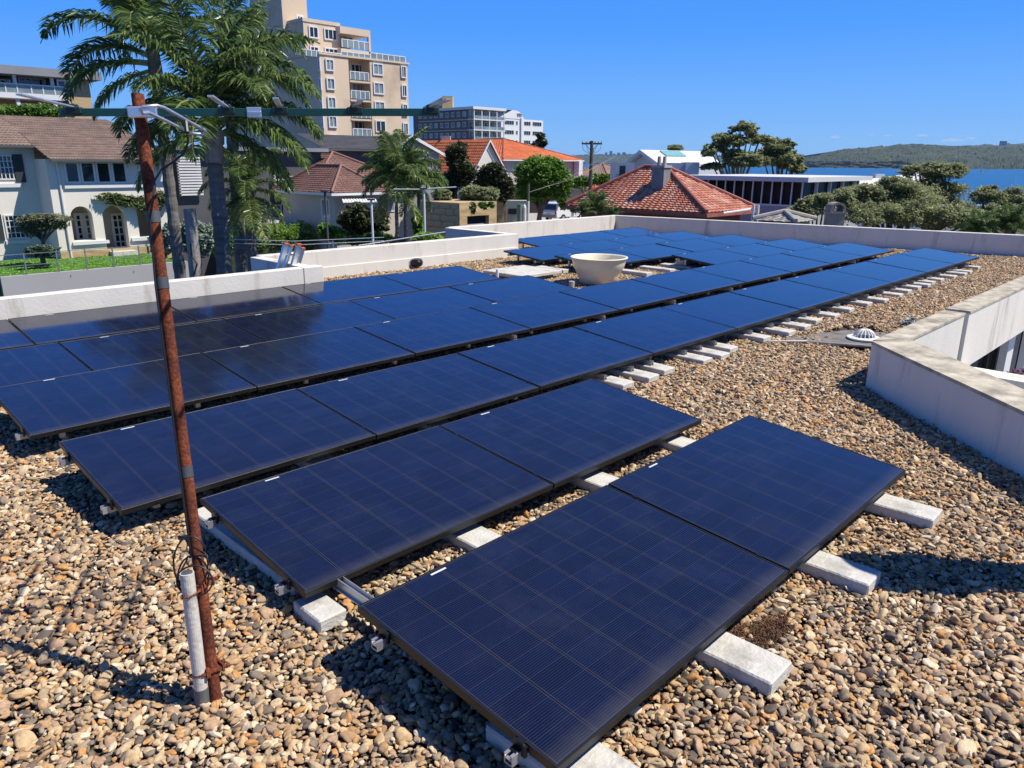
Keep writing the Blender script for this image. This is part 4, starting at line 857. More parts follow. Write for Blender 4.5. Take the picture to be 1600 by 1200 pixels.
# climbing plant, lawn, retaining wall, fence, olive tree
CLIMB = leafmat('climber_leaf', (.05, .07, .025), (.12, .15, .06), (.25, .22, .13)); OLIVE = leafmat('olive_leaf', (.055, .065, .035), (.15, .165, .095), (.24, .25, .17))
GRN1 = leafmat('green_leaf', (.028, .065, .010), (.085, .16, .022), (.16, .22, .05)); DARKL = leafmat('magnolia_leaf', (.016, .026, .010), (.05, .055, .022), (.16, .11, .05)); GUM = leafmat('gum_leaf', (.085, .10, .045), (.24, .26, .125), (.42, .42, .25), .5, .38)
GUMP = leafmat('pale_gum_leaf', (.14, .16, .08), (.34, .37, .19), (.55, .55, .36), .5, .42); HEDG = leafmat('hedge_leaf', (.05, .10, .012), (.13, .22, .03), (.20, .28, .05)); FRESH = leafmat('fresh_green_leaf', (.035, .085, .010), (.11, .20, .025), (.19, .27, .06))
cp = thing('climbing_plant', 'leafy climber spreading over the arches of the white house', 'plant', (X_(225, 390, Y1-.3), Y1-.3, hz))
leaves('foliage', CLIMB, cp, [cl(170, 307, 22, 6, (aty(170, 307, Y1-.25)@FH), 5), cl(200, 314, 28, 10, (aty(200, 314, Y1-.25)@FH), 6), cl(232, 320, 24, 14, (aty(232, 320, Y1-.3)@FH), 6), cl(250, 310, 16, 12, (aty(250, 310, Y1-.3)@FH), 6)], 4200, .10, seed=3, shell=.2)
MB().tube([(X_(236, 390, Y1-.2), Y1-.2, hz), (X_(230, 330, Y1-.2), Y1-.2, Z_(230, 330, Y1-.2)), (X_(190, 312, Y1-.2), Y1-.2, Z_(190, 312, Y1-.2))], .05, 6).build('stem', BARK, cp)
yl = atz(140, 424, hz)[1]
GRASSM = mat('lawn_soil', (.06, .15, .015), .9, .25, 1.5, .4, 60)
struct(MB().box(X_(-60, 430, yl), yl+.25, hz-2.2, X_(262, 412, yl)+1, Y1+1.4, hz-.004).build('lawn', GRASSM))
BL = leafmat('grass_blade', (.05, .13, .012), (.12, .26, .03), (.17, .30, .05))
gl2 = leaves('grass', BL, None, [((x, y, hz+.0), (2.6, 1.6, .05)) for x in np.arange(X_(-20, 430, yl), X_(262, 412, yl), 2.2) for y in np.arange(yl+1.9, Y1-.4, 1.8)], 15000, .045, seed=12, shell=0, sub=200, subr=.5); stuff(tag(gl2, 'short bright green lawn in front of the white house', 'grass'))
rwl = MB().box(X_(2, 440, yl), yl, hz-3, X_(262, 412, yl)+1, yl+.25, hz+.08).build('retaining_wall', mat('grey_paint', (.40, .40, .41), .8, .04, .5)); tag(rwl, 'long plain grey retaining wall below the lawn fence', 'wall')
fe = thing('garden_fence', 'thin metal fence with three rails along the lawn edge', 'fence', (X_(140, 424, yl), yl, hz)); FM = mat('fence_metal', (.22, .28, .28), .5, .1, metal=.3)
fz = hz+.08; fh = .95
for u in (-10, 42, 93, 138, 181, 222, 258): x = X_(u, 424, yl); MB().box(x-.025, yl+.05, fz, x+.025, yl+.10, fz+fh).build('post', FM, fe)
for q in (.45, .97): MB().box(X_(-14, 424, yl), yl+.06, fz+fh*q-.018, X_(260, 424, yl), yl+.085, fz+fh*q+.012).build('rail', FM, fe)
F_ol = float(aty(68, 400, Y1-2.5)@FH)
tree('olive_tree', 'round grey green small tree on the lawn before the white house', (X_(66, 402, Y1-2.5), Y1-2.5, hz), [cl(62, 348, 32, 20, F_ol), cl(90, 345, 24, 15, F_ol), cl(50, 360, 20, 16, F_ol)], 12000, .06, OLIVE, .14, seed=4, boughs=10, keep=.8, shell=.3)
def shrub(label, clumps, n, size, lm, seed=0, name='shrub', cat='shrub', grp=None, **k):
    c, r = clumps[0]; t = thing(name, label, cat, (c[0], c[1], c[2]-r[2]), 0, grp)
    mb = MB()
    for c, r in clumps: mb.tube([(c[0], c[1], c[2]-r[2]*1.3), (c[0], c[1], c[2])], max(.02, r[0]*.06), 6); mb.tube([(c[0], c[1], c[2]-r[2]*.6), (c[0]+r[0]*.5, c[1], c[2]+r[2]*.3)], max(.012, r[0]*.04), 5)
    mb.build('stem', BARK, t); leaves('foliage', lm, t, clumps, n, size, seed=seed, **k); return t
shrub('dark leafy shrub around the foot of the round lawn tree', [cl(66, 392, 24, 9, F_ol-1, 12)], 2500, .10, leafmat('bluegreen_leaf', (.03, .06, .035), (.09, .13, .09)), 5)
shrub('big grey green spiky bushes right of the porch behind the rusty mast', [cl(275, 372, 26, 26, F_ol-4), cl(310, 375, 26, 30, F_ol-4), cl(250, 392, 14, 12, F_ol-4)], 6000, .13, leafmat('agave_leaf', (.06, .09, .06), (.20, .25, .19)), 6)

# ------------------------------------------------------------------ yellow brick flats behind it
Yb = Y1+26; fl_ = thing('brick_flats', 'yellow brick apartment block with balconies behind the brown tiled roof', 'building', (X_(100, 190, Yb), Yb, hz))
xa_, xb_, xcn = X_(-60, 150, Yb), X_(101, 150, Yb), X_(142, 150, Yb)
zt_ = Z_(120, 124, Yb)
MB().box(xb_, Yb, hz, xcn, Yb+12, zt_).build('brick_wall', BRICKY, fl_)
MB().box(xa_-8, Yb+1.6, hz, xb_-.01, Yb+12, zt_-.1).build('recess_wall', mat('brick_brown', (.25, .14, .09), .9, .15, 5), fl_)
MB().box(xa_-8, Yb-.7, zt_, xcn+.8, Yb+13, zt_+.6).build('roof', SLATE, fl_)
for (v0, v1) in ((112.5, 119.5), (146.5, 155), (196, 203)): MB().box(xa_-8, Yb-.25, Z_(50, v1, Yb), xb_+.2, Yb+1.59, Z_(50, v0, Yb)).build('balcony_slab', WHITEP, fl_)
for (v0, v1) in ((133, 146.2), (182, 196)):
    z0, z1 = Z_(50, v1, Yb), Z_(50, v0, Yb); MB().box(xa_-8, Yb-.2, z0, xb_, Yb-.17, z1-.05).build('balcony_glass', GLASSB, fl_); MB().box(xa_-8, Yb-.24, z1-.05, xb_, Yb-.15, z1+.04).build('balcony_rail', WHITEP, fl_)
    for u in (8, 26, 48, 66, 84): x = X_(u, 140, Yb); MB().box(x-.04, Yb-.23, z0, x+.04, Yb-.16, z1).build('baluster', WHITEP, fl_)
for u in (25, 83): x = X_(u, 140, Yb); MB().box(x-.12, Yb-.1, hz, x+.12, Yb+.15, zt_).build('column', WHITEP, fl_)
winpx(fl_, 'y', Yb+1.6, 30, 122, 72, 146, nx=4, t=.1); winpx(fl_, 'y', Yb+1.6, 0, 124, 18, 146, nx=2, t=.1); winpx(fl_, 'y', Yb+1.6, 34, 162, 78, 182, nx=3, t=.1); winpx(fl_, 'y', Yb, 89, 125, 114, 139, nx=2, t=.12)
shrub('clipped dark hedge on the ridge line in front of the brick flats', [((X_(u, 176, Yb-8), Yb-8, Z_(u, 176, Yb-8)), (2.2, 1.2, .55)) for u in (-20, 0, 20, 40, 60, 74)], 9000, .12, GRN1, 7, name='hedge', cat='hedge', shell=.3)

# ------------------------------------------------------------------ dark house with white louvres behind the palms
Yd = Y1+1.0; dh = thing('louvred_house', 'dark walled house with white louvre screens and glass balcony behind the palms', 'house', (X_(400, 390, Yd), Yd, G))
MB().box(X_(264, 300, Yd), Yd, G, X_(505, 300, Yd), Yd+9, Z_(400, 236, Yd)).build('wall', DGREY, dh)
MB().box(X_(264, 300, Yd)-.3, Yd-.5, Z_(400, 236, Yd), X_(505, 300, Yd)+.3, Yd+9, Z_(400, 230, Yd)).build('roof', SLATE, dh)
for (u0, v0, u1, v1, nn) in ((271, 240, 308, 306, 15), (424, 274, 471, 313, 9)):
    sc = MB().box(X_(u0, v0, Yd), Yd-.3, Z_(u0, v1, Yd), X_(u0, v0, Yd)+.08, Yd-.22, Z_(u0, v0, Yd)).build('screen_frame', WHITEP, dh)
    for k in range(nn):
        z = Z_((u0+u1)/2, v0+(v1-v0)*(k+.5)/nn, Yd); h = (v1-v0)/nn*.30*(aty(u0, v0, Yd)@FH)/FPX; MB().box(X_(u0, v0, Yd), Yd-.3, z-h, X_(u1, v0, Yd), Yd-.2, z+h).build('louvre', WHITEP, sc)
for (u0, v0, u1, v1) in ((405, 320, 440, 344), (447, 317, 474, 344)): winpx(dh, 'y', Yd, u0, v0, u1, v1, nx=2, t=.08, gl=GLASSB)
MB().box(X_(375, 350, Yd-2.5), Yd-2.5, Z_(430, 349, Yd-2.5), X_(486, 350, Yd-2.5), Yd-.01, Z_(430, 345, Yd-2.5)).build('deck', WHITEP, dh)
MB().box(X_(378, 350, Yd-2.4), Yd-2.4, Z_(430, 372, Yd-2.4), X_(484, 350, Yd-2.4), Yd-2.3, Z_(430, 349.5, Yd-2.4)).build('deck_wall', GREYW, dh)
hy = Yd-5; t = thing('hedge', 'long clipped bright green hedge beyond the ladder', 'hedge', (X_(430, 395, hy), hy, G))
leaves('foliage', HEDG, t, [((x, hy+.4, Z_(430, 373, hy)), (1.0, .9, .95)) for x in np.arange(X_(352, 380, hy), X_(492, 380, hy), 1.0)], 26000, .055, seed=8, shell=.6, sub=60, subr=.25)
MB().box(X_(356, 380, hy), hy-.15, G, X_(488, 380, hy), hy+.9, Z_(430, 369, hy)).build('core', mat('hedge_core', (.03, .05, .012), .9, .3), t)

# ------------------------------------------------------------------ palms
PALM = leafmat('palm_leaf', (.032, .066, .018), (.13, .18, .052), (.36, .36, .16), .32, .34); PTR = mat('palm_trunk', (.17, .155, .14), .95, .35, 5, .8, 9, stretch=(.5, .5, 3)); SHAFT = mat('palm_crownshaft', (.20, .15, .08), .8, .3, 6); STALK = mat('palm_stalk', (.22, .20, .09), .6, .2)
def frond_mesh(name, length, e0, droop, leaf, K=46, seed=0, hang=.75, wid=.028, dry=0.0):
    g = np.random.default_rng(seed); pts = []; p = np.zeros(3); e = e0; n = 16
    for i in range(n+1): pts.append(p.copy()); p = p+np.array([math.cos(e), 0, math.sin(e)])*length/n; e -= droop/n*(.5+1.2*i/n)
    pts = np.array(pts); V = []; Fc = []; T = []
    def quad(a, b, c, d, t): o = len(V); V.extend([a, b, c, d]); Fc.append((o, o+1, o+2, o+3)); T.append(t)
    for i in range(n):
        a, b = pts[i], pts[i+1]; w = .022*(1-i/n)+.005; quad(a+(0, w, 0), b+(0, w*.9, 0), b-(0, w*.9, 0), a-(0, w, 0), .95); quad(a+(0, 0, w), b+(0, 0, w), b-(0, 0, w), a-(0, 0, w), .95)
    for k in range(K):
        t = .13+.87*k/K; f = t*n; i = min(int(f), n-1); q = pts[i]+(pts[i+1]-pts[i])*(f-i); tg = pts[i+1]-pts[i]; tg /= np.linalg.norm(tg)
        ll = leaf*(math.sin(math.pi*min(1, .18+t*.86))**.6)*g.uniform(.85, 1.1)
        for s in (-1, 1):
            for rep in range(2):
                up_ = np.cross(tg, (0, 1, 0)); up_ = -up_ if up_[2] < 0 else up_
                d = np.array([0, s, 0])*g.uniform(.75, 1.1)+tg*g.uniform(.35, .75)+up_*g.uniform(-.35, .5); d /= np.linalg.norm(d)
                a = q; m1 = a+d*ll*.5; d2 = d*(1-hang*.6)+np.array([0, 0, -hang]); d2 /= np.linalg.norm(d2); b = m1+d2*ll*.5
                wv = np.cross(d, g.normal(size=3)); wv = wv/np.linalg.norm(wv)*wid*g.uniform(.7, 1.1); tn = float(np.clip(g.uniform(0, .8)+dry, 0, 1))
                quad(a-wv*.5, a+wv*.5, m1+wv, m1-wv, tn); quad(m1-wv, m1+wv, b+wv*.12, b-wv*.12, tn)
    me = bpy.data.meshes.new(name); me.from_pydata([tuple(v) for v in V], [], Fc); at = me.attributes.new('tone', 'FLOAT', 'FACE'); at.data.foreach_set('value', np.array(T, np.float32)); me.materials.append(PALM); return me
FR = [frond_mesh('frond', 1.0, R(e), R(d), 0.26, seed=i, K=52, wid=.0090, dry=dr, hang=.50) for i, (e, d, dr) in enumerate([(80, 60, .0), (64, 90, .0), (46, 108, 0), (26, 100, 0), (8, 85, .05), (-15, 65, .1), (-40, 45, .35)])]
def palm(label, base, top, trunk_r, flen, fronds, seed=0, bulge=1.0, shaft=.7, grp=None, name='palm_tree', leafscale=1.0):
    g = random.Random(seed); base = np.array(base, float); top = np.array(top, float); t = thing(name, label, 'palm', base, 0, grp)
    n = 60; pts = []; rr = []
    for i in range(n+1):
        s = i/n; p = base*(1-s)+top*s; p = p+np.array([0, 0, 0]); pts.append(p); rr.append(trunk_r*(1.12-.32*s)*(1+.10*((i % 3) == 0)))
    MB().tube(pts, rr, 14).build('trunk', PTR, t)
    MB().tube([top-np.array([0, 0, .1]), top+np.array([0, 0, shaft*.5]), top+np.array([0, 0, shaft])], [trunk_r*1.15, trunk_r*.95, trunk_r*.35], 10).build('crownshaft', SHAFT, t)
    for k, (azd, kind, ls) in enumerate(fronds):
        o = bpy.data.objects.new('frond', FR[kind]); COL.objects.link(o); o.parent = t; o.matrix_parent_inverse = parent_inv(t)
        o.location = tuple(top+np.array([0, 0, shaft*(.85-.16*kind if kind < 5 else .05)])); o.rotation_euler = (R(g.uniform(-12, 12)), 0, R(azd)); s = flen*ls; o.scale = (s, s, s)
    return t
yd = math.degrees(YAW)
def ring(n, kinds, seed, l=(.85, 1.1)):
    g = random.Random(seed); out_ = []
    for kd, c in kinds:
        off = g.uniform(0, 360)
        for i in range(c): out_.append((off+360*i/c+g.uniform(-14, 14), kd, g.uniform(*l)))
    return out_
Fp = 17.5
palm('tall dark trunked palm whose crown rises highest at the upper left', atF(283, 436, Fp)*np.array([1, 1, 0])+np.array([0, 0, G]), atF(243, 112, Fp), .135, 2.35,
     ring(0, [(0, 4), (1, 3), (2, 2)], 3)+[(yd+97, 4, 1.05), (yd+80, 3, 1.1), (yd+95, 2, 1.15), (yd-85, 2, 1.1), (yd+115, 5, .8)], seed=1)
PALM_B = palm('palm with a ringed trunk and pale fibrous neck in the centre of the palm group', atF(348, 436, 15.5)*np.array([1, 1, 0])+np.array([0, 0, G]), atF(331, 205, 15.5), .165, 2.3,
     ring(0, [(0, 3), (1, 3), (2, 4), (3, 4), (4, 3), (5, 2)], 5)+[(yd-80, 1, 1.2), (yd-95, 2, 1.15), (yd-85, 3, 1.1), (yd-100, 4, 1.05), (yd-75, 5, .9), (yd+90, 4, .95)], seed=2)
palm('tall palm behind with drooping fronds spreading right in front of the beige tower', atF(372, 430, 19.5)*np.array([1, 1, 0])+np.array([0, 0, G]), atF(356, 128, 19.5), .15, 2.15,
     ring(0, [(0, 3), (1, 3), (2, 3), (3, 1)], 9)+[(yd-85, 3, 1.1), (yd-75, 4, 1.1), (yd-95, 2, 1.1)], seed=3)
palm('short palm with yellowing drooping fronds right of the ringed trunk', atF(389, 430, 19)*np.array([1, 1, 0])+np.array([0, 0, G]), atF(388, 308, 19), .14, 1.3,
     ring(0, [(1, 4), (2, 4), (3, 4), (4, 3), (5, 3), (6, 5)], 13), seed=4)
nk = atF(331, 205, 15.5); nb_ = [nk+np.array([random.uniform(-.02, .02), random.uniform(-.02, .02), z]) for z in np.linspace(-.62, .05, 9)]
fbk = PALM_B
MB().tube(nb_, [.16, .20, .17, .22, .19, .23, .20, .22, .17], 13).build('sheath', mat('palm_fibre', (.42, .34, .27), .95, .35, 9, .9, 30, col2=(.16, .10, .07), c2amt=.5, c2scale=7, stretch=(1, 1, .4)), fbk)
for i, (u, v0, v1, F_, lab) in enumerate([(621, 378, 290, 33, 'slender palm in front of the beige house, left of the pair'), (631, 376, 284, 34, 'slender palm just right of its twin in front of the beige house'), (652, 372, 292, 35, 'thin palm with drooping fronds nearest the sandstone garage')]):
    palm(lab, atF(u, v0, F_)*np.array([1, 1, 0])+np.array([0, 0, G]), atF(u+(-3 if i == 0 else 2), v1, F_), .09, (2.1, 2.3, 1.6)[i], ring(0, [(0, 3), (1, 4), (2, 4), (3, 4), (4, 3)]+([(6, 2)] if i != 1 else []), 20+i), seed=10+i, shaft=.5)
pl = atF(301, 432, 15.0); po = thing('timber_post', 'weathered grey timber post between the two palm trunks', 'post', (pl[0], pl[1], G))
MB().tube([(pl[0], pl[1], G), tuple(atF(296, 326, 15.0))], .115, 14).build('post', mat('grey_timber', (.30, .27, .24), .95, .2, 6, .5, 20, stretch=(1, 1, .15)), po)
q = [atF(298, 380, 14.8), atF(300, 400, 14.8), atF(308, 412, 14.8), atF(303, 430, 14.8)]; MB().tube(q, .018, 6).build('cable', CAB, po)
dp = atF(276, 436, 15.8); 

# ------------------------------------------------------------------ beige apartment tower
Yt = float(atF(545, 150, 113)[1]); tw = thing('apartment_tower', 'tall beige rendered apartment tower with white balconies behind the palms', 'building', (X_(560, 200, Yt), Yt, G))
xt0, xt1 = X_(503, 150, Yt), X_(638, 150, Yt)
zt1 = Z_(570, 93, Yt)
MB().box(xt0, Yt, G, X_(545, 110, Yt)-.02, Yt+26, zt1).box(X_(578, 110, Yt), Yt, G, xt1, Yt+26, zt1).box(X_(545, 110, Yt)-.02, Yt+2.2, G, X_(578, 110, Yt), Yt+26, zt1).build('lower_wall', TANR, tw)
MB().box(xt0-.15, Yt-.15, zt1, xt1+.3, Yt+26, zt1+.25).build('terrace_parapet', TANR2, tw)
Yu = Yt+3.5; xu0, xu1 = X_(475, 60, Yu), X_(531, 60, Yu); zu = Z_(500, 37, Yu)
MB().box(xu0, Yu, zt1, xu1, Yu+20, zu).build('upper_wall', TANR, tw); MB().box(xu0-.1, Yu-.1, zu, xu1+.1, Yu+20, zu+.45).build('upper_parapet', TANR2, tw)
xv0, xv1 = X_(532, 60, Yu-1), X_(579, 60, Yu-1); zv = Z_(555, 44, Yu-1)
MB().box(xv0, Yu+2, zt1+.25, xv1-1.5, Yu+19, zv-.9).build('balcony_back_wall', TANR, tw); MB().box(xv0, Yu-1, zv-.9, xv1, Yu+19, zv).build('balcony_roof', TANR2, tw)
MB().box(xv1-.35, Yu-1, zt1+.25, xv1, Yu-.6, zv-.9).build('corner_column', TANR2, tw)
z2 = Z_(555, 78, Yu-1); MB().box(xv0, Yu-1, z2-.5, xv1, Yu+2, z2).build('balcony_slab', TANR2, tw)
Ys = Yu+4; xs0, xs1 = X_(441, 20, Ys), X_(480, 20, Ys)
MB().box(xs0, Ys, zu-2, xs1, Ys+9, Z_(460, -60, Ys)).build('stair_tower', TANR, tw)
winpx(tw, 'y', Ys, 463, 23, 474, 32, nx=2, t=.25)
for (u0, v0, u1, v1, nx, nz) in ((482, 41, 497, 60, 2, 1), (506, 45, 526, 63, 3, 1), (484, 72, 498, 90, 2, 1), (507, 75, 528, 92, 3, 1)): winpx(tw, 'y', Yu, u0, v0, u1, v1, nx=nx, nz=nz, t=.17, proud=.15)
winpx(tw, 'y', Yu+2, 534, 54, 552, 70, nx=2, t=.2); 
for k in range(4): winpx(tw, 'y', Yu+2, 537+k*10.2, 83, 545.5+k*10.2, 93, t=.2)
def railing(par, face_y, u0, u1, v0, v1, nn, Yp):
    z0, z1 = Z_((u0+u1)/2, v1, Yp), Z_((u0+u1)/2, v0, Yp); x0, x1 = X_(u0, v0, Yp), X_(u1, v0, Yp)
    o = MB().box(x0, Yp-.03, z1-.10, x1, Yp+.06, z1).build('balcony_railing', WHITEP, par); MB().box(x0, Yp+.0, z0, x1, Yp+.03, z1-.12).build('railing_glass', GLASSB, o)
    for k in range(nn+1): x = x0+(x1-x0)*k/nn; MB().box(x-.06, Yp-.04, z0, x+.06, Yp-.001, z1-.1).build('baluster', WHITEP, o)
railing(tw, 0, 534, 577, 63, 76, 5, Yu-.95); railing(tw, 0, 462, 532, 79, 89, 9, Yt+.1); railing(tw, 0, 533, 578, 82, 92, 5, Yt+.1); railing(tw, 0, 579, 633, 85, 98, 6, Yt+.1)
for k in range(9):
    dv = k*29.6; du = k*1.8
    if 91+dv > 300: break
    winpx(tw, 'y', Yt, 508+du*.9, 92+dv, 521+du*.9, 111+dv, nx=2, nz=1, t=.17, proud=.2, gl=GLASSB); winpx(tw, 'x', xt0, 498+du, 92+dv, 501.7+du, 111+dv, nx=1, t=.17, proud=.2, gl=GLASSB)
    winpx(tw, 'y', Yt, 582+du*.8, 99+dv, 598+du*.8, 118+dv, nx=2, nz=1, t=.17, proud=.15, gl=random.choice([GLASS, GLASSB])); winpx(tw, 'y', Yt, 626+du*.6, 103+dv, 634+du*.6, 122+dv, nx=2, t=.15, proud=.2)
    Yr = Yt+2.2; winpx(tw, 'y', Yr, 548+du*.9, 100+dv, 568+du*.9, 124+dv, nx=3, t=.15, gl=random.choice([GLASS, GLASSB]))
    zz = Z_(561, 126.5+dv, Yt); MB().box(X_(545.5+du*.5, 110+dv, Yt), Yt-.1, zz-.25, X_(577+du*.5, 110+dv, Yt), Yt+2.19, zz).build('balcony_slab', TANR2, tw)
    railing(tw, 0, 547+du*.8, 575.5+du*.8, 112+dv, 125+dv, 4, Yt-.05)
for (u0, v0, u1, v1) in ((447, 45, 454, 57), (440, 118, 447, 133), (454, 128, 464, 145), (475, 128, 483, 141), (476, 156, 483, 170)): winpx(tw, 'x', xu0 if v0 < 70 else xt0, u0, v0, u1, v1, nx=2, t=.2, proud=.15)

# ------------------------------------------------------------------ brown flats and white flats further off
cF = 225; cb = atF(739, 168, cF); xb0, yb0, zb0 = cb; bf = thing('brown_flats', 'brown apartment block with stacked glass balconies behind the orange roofs', 'building', (xb0, yb0, SEA))
yfar = float(atx(655, 176, xb0)[1]); xrt = float(aty(786, 173, yb0)[0])
BRB = mat('brown_brick', (.20, .15, .12), .9, .1, .3, col2=(.30, .24, .19), c2amt=.2, c2scale=.2)
MB().box(xb0, yb0+2, SEA, xrt, yfar+3, zb0-.4).build('wall', BRB, bf); MB().box(xb0-.6, yb0-.8, zb0-.4, xrt+.6, yfar+3.5, zb0+.3).build('roof', WHITEP, bf)
fh_ = 2.85
for k in range(7):
    z = zb0-.4-fh_*(k+1); MB().box(xb0-.3, yb0-.6, z, xrt+.5, yb0+1.99, z+.28).build('balcony_slab', WHITEP, bf); MB().box(xb0-.25, yb0+2.0, z+.02, xb0-.003, yfar, z+.26).build('floor_band', TANR2, bf)
    MB().box(xb0-.2, yb0-.5, z+.28, xrt+.4, yb0-.42, z+1.2).build('balcony_glass', GLASSB, bf)
    for j in range(6): w_ = (xrt-xb0)/6; window(bf, 'y', yb0+2, xb0+w_*(j+.1), xb0+w_*(j+.85), z+.3, z+2.6, nx=2, t=.12, gl=GLASS if (j+k) % 3 else GLASSB)
    L_ = yfar-yb0
    for j in range(9): window(bf, 'x', xb0, yb0+3+L_/9.6*j, yb0+3+L_/9.6*(j+.55), z+1.0, z+2.3, nx=2, t=.12, gl=GLASS if (j*3+k) % 4 else GLASSB)
for x in np.linspace(xb0, xrt, 5): MB().box(x-.12, yb0-.55, SEA, x+.12, yb0-.3, zb0-.4).build('balcony_column', WHITEP, bf)
p0 = atF(700, 170, cF+20); sc = FH*0+rt; hgt = 17*(cF+20)/FPX
MB().obox(p0+np.array([0, 0, hgt*.45]), rt*1.6, FH*2, (0, 0, hgt*.55)).build('lift_tower', mat('ochre', (.60, .42, .20), .85, .08, .3), bf)
MB().prism([tuple(p0-rt*1.6+np.array([0, 0, hgt*.95])), tuple(p0-rt*1.6-np.array([0, 0, 1.5])), tuple(p0-rt*9-np.array([0, 0, 1.5])), tuple(p0-rt*7.5+np.array([0, 0, .6]))], FH*3).build('sloped_stair_roof', SLATE, bf)
wc_ = atF(786, 184, 250); Yq = wc_[1]; wf = thing('white_flats', 'bright white apartment block with an arched gable at the right end of the skyline', 'building', (wc_[0], Yq, SEA))
xq0, xq1 = X_(783, 190, Yq), X_(858, 190, Yq); zq = Z_(825, 187, Yq)
MB().box(xq0, Yq, SEA, xq1-3, Yq+14, zq).build('wall', mat('bright_white', (.86, .86, .85), .7, .02), wf)
MB().lathe([(6.5, SEA), (6.5, zq-.02)], (xq1-6.5, Yq+6.5, 0), 32).build('rounded_end', MATS['bright_white'], wf)
gx0, gx1 = X_(783, 180, Yq-.1), X_(817, 180, Yq-.1); gw = (gx1-gx0); gh = Z_(800, 172, Yq)-zq
MB().prism([(gx0, Yq-.1, zq)]+[(gx0+gw*(.5+.5*math.cos(math.pi-t) if t > math.pi/2 else .5*t/(math.pi/2)*0+0), Yq-.1, zq+gh*(math.sin(math.pi-t) if t > math.pi/2 else 1)) for t in np.linspace(math.pi/2+.01, math.pi, 1)]+[(gx0, Yq-.1, zq+gh)]+[(gx0+gw*.62+gw*.38*math.sin(t), Yq-.1, zq+gh*math.cos(t)) for t in np.linspace(0, math.pi/2, 9)], (0, 12, 0)).build('arched_gable', MATS['bright_white'], wf)
for k in range(6):
    z = zq-2.9*(k+1)
    for (u0, u1, nn) in ((788, 803, 4), (818.5, 829, 3), (832, 846, 4)): window(wf, 'y', Yq, X_(u0, 200, Yq), X_(u1, 200, Yq), z+1.0, z+2.35, nx=nn, t=.1)
    window(wf, 'y', Yq, X_(806, 200, Yq), X_(809, 200, Yq), z+1.0, z+2.3, t=.1)
MB().box(X_(813, 200, Yq), Yq-.5, SEA, X_(816.5, 200, Yq), Yq-.003, zq+.5).build('rib', MATS['bright_white'], wf)
window(wf, 'y', Yq-.1, X_(807, 180, Yq), X_(815, 180, Yq), zq+.6, zq+gh*.7, nx=3, nz=2, t=.12)

# ------------------------------------------------------------------ mid distance houses
def gable_y(par, Yg, uL, uR, vE, uA, vA, depth, wallm, roofm, zbase=G, over=.35, courses=14):
    """house whose gable faces the camera side (-Y): ridge runs away along +Y"""
    xl, xr_ = X_(uL, vE, Yg), X_(uR, vE, Yg); ze_ = Z_((uL+uR)/2, vE, Yg); xa = X_(uA, vA, Yg); za = Z_(uA, vA, Yg)
    MB().prism([(xl, Yg, zbase), (xr_, Yg, zbase), (xr_, Yg, ze_), (xa, Yg, za-.12), (xl, Yg, ze_)], (0, depth, 0)).build('wall', wallm, par)
    mb = MB(); sl_ = (za-ze_)/max(.1, (xa-xl)); 
    tile_plane(mb, (xl-over, Yg+depth+over, ze_-over*sl_), (xl-over, Yg-over, ze_-over*sl_), (xa, Yg+depth+over, za), (xa, Yg-over, za), courses, int(depth/.3))
    tile_plane(mb, (xr_+over, Yg-over, ze_-over*sl_), (xr_+over, Yg+depth+over, ze_-over*sl_), (xa, Yg-over, za), (xa, Yg+depth+over, za), courses, int(depth/.3))
    mb.build('roof', roofm, par)
    MB().prism([(xl-over, Yg-over-.06, ze_-over*sl_), (xa, Yg-over-.06, za), (xr_+over, Yg-over-.06, ze_-over*sl_), (xr_+over, Yg-over-.06, ze_-over*sl_-.22), (xa, Yg-over-.06, za-.25), (xl-over, Yg-over-.06, ze_-over*sl_-.22)], (0, .05, 0)).build('bargeboard', WHITEP, par)
    return xl, xr_, ze_, xa, za
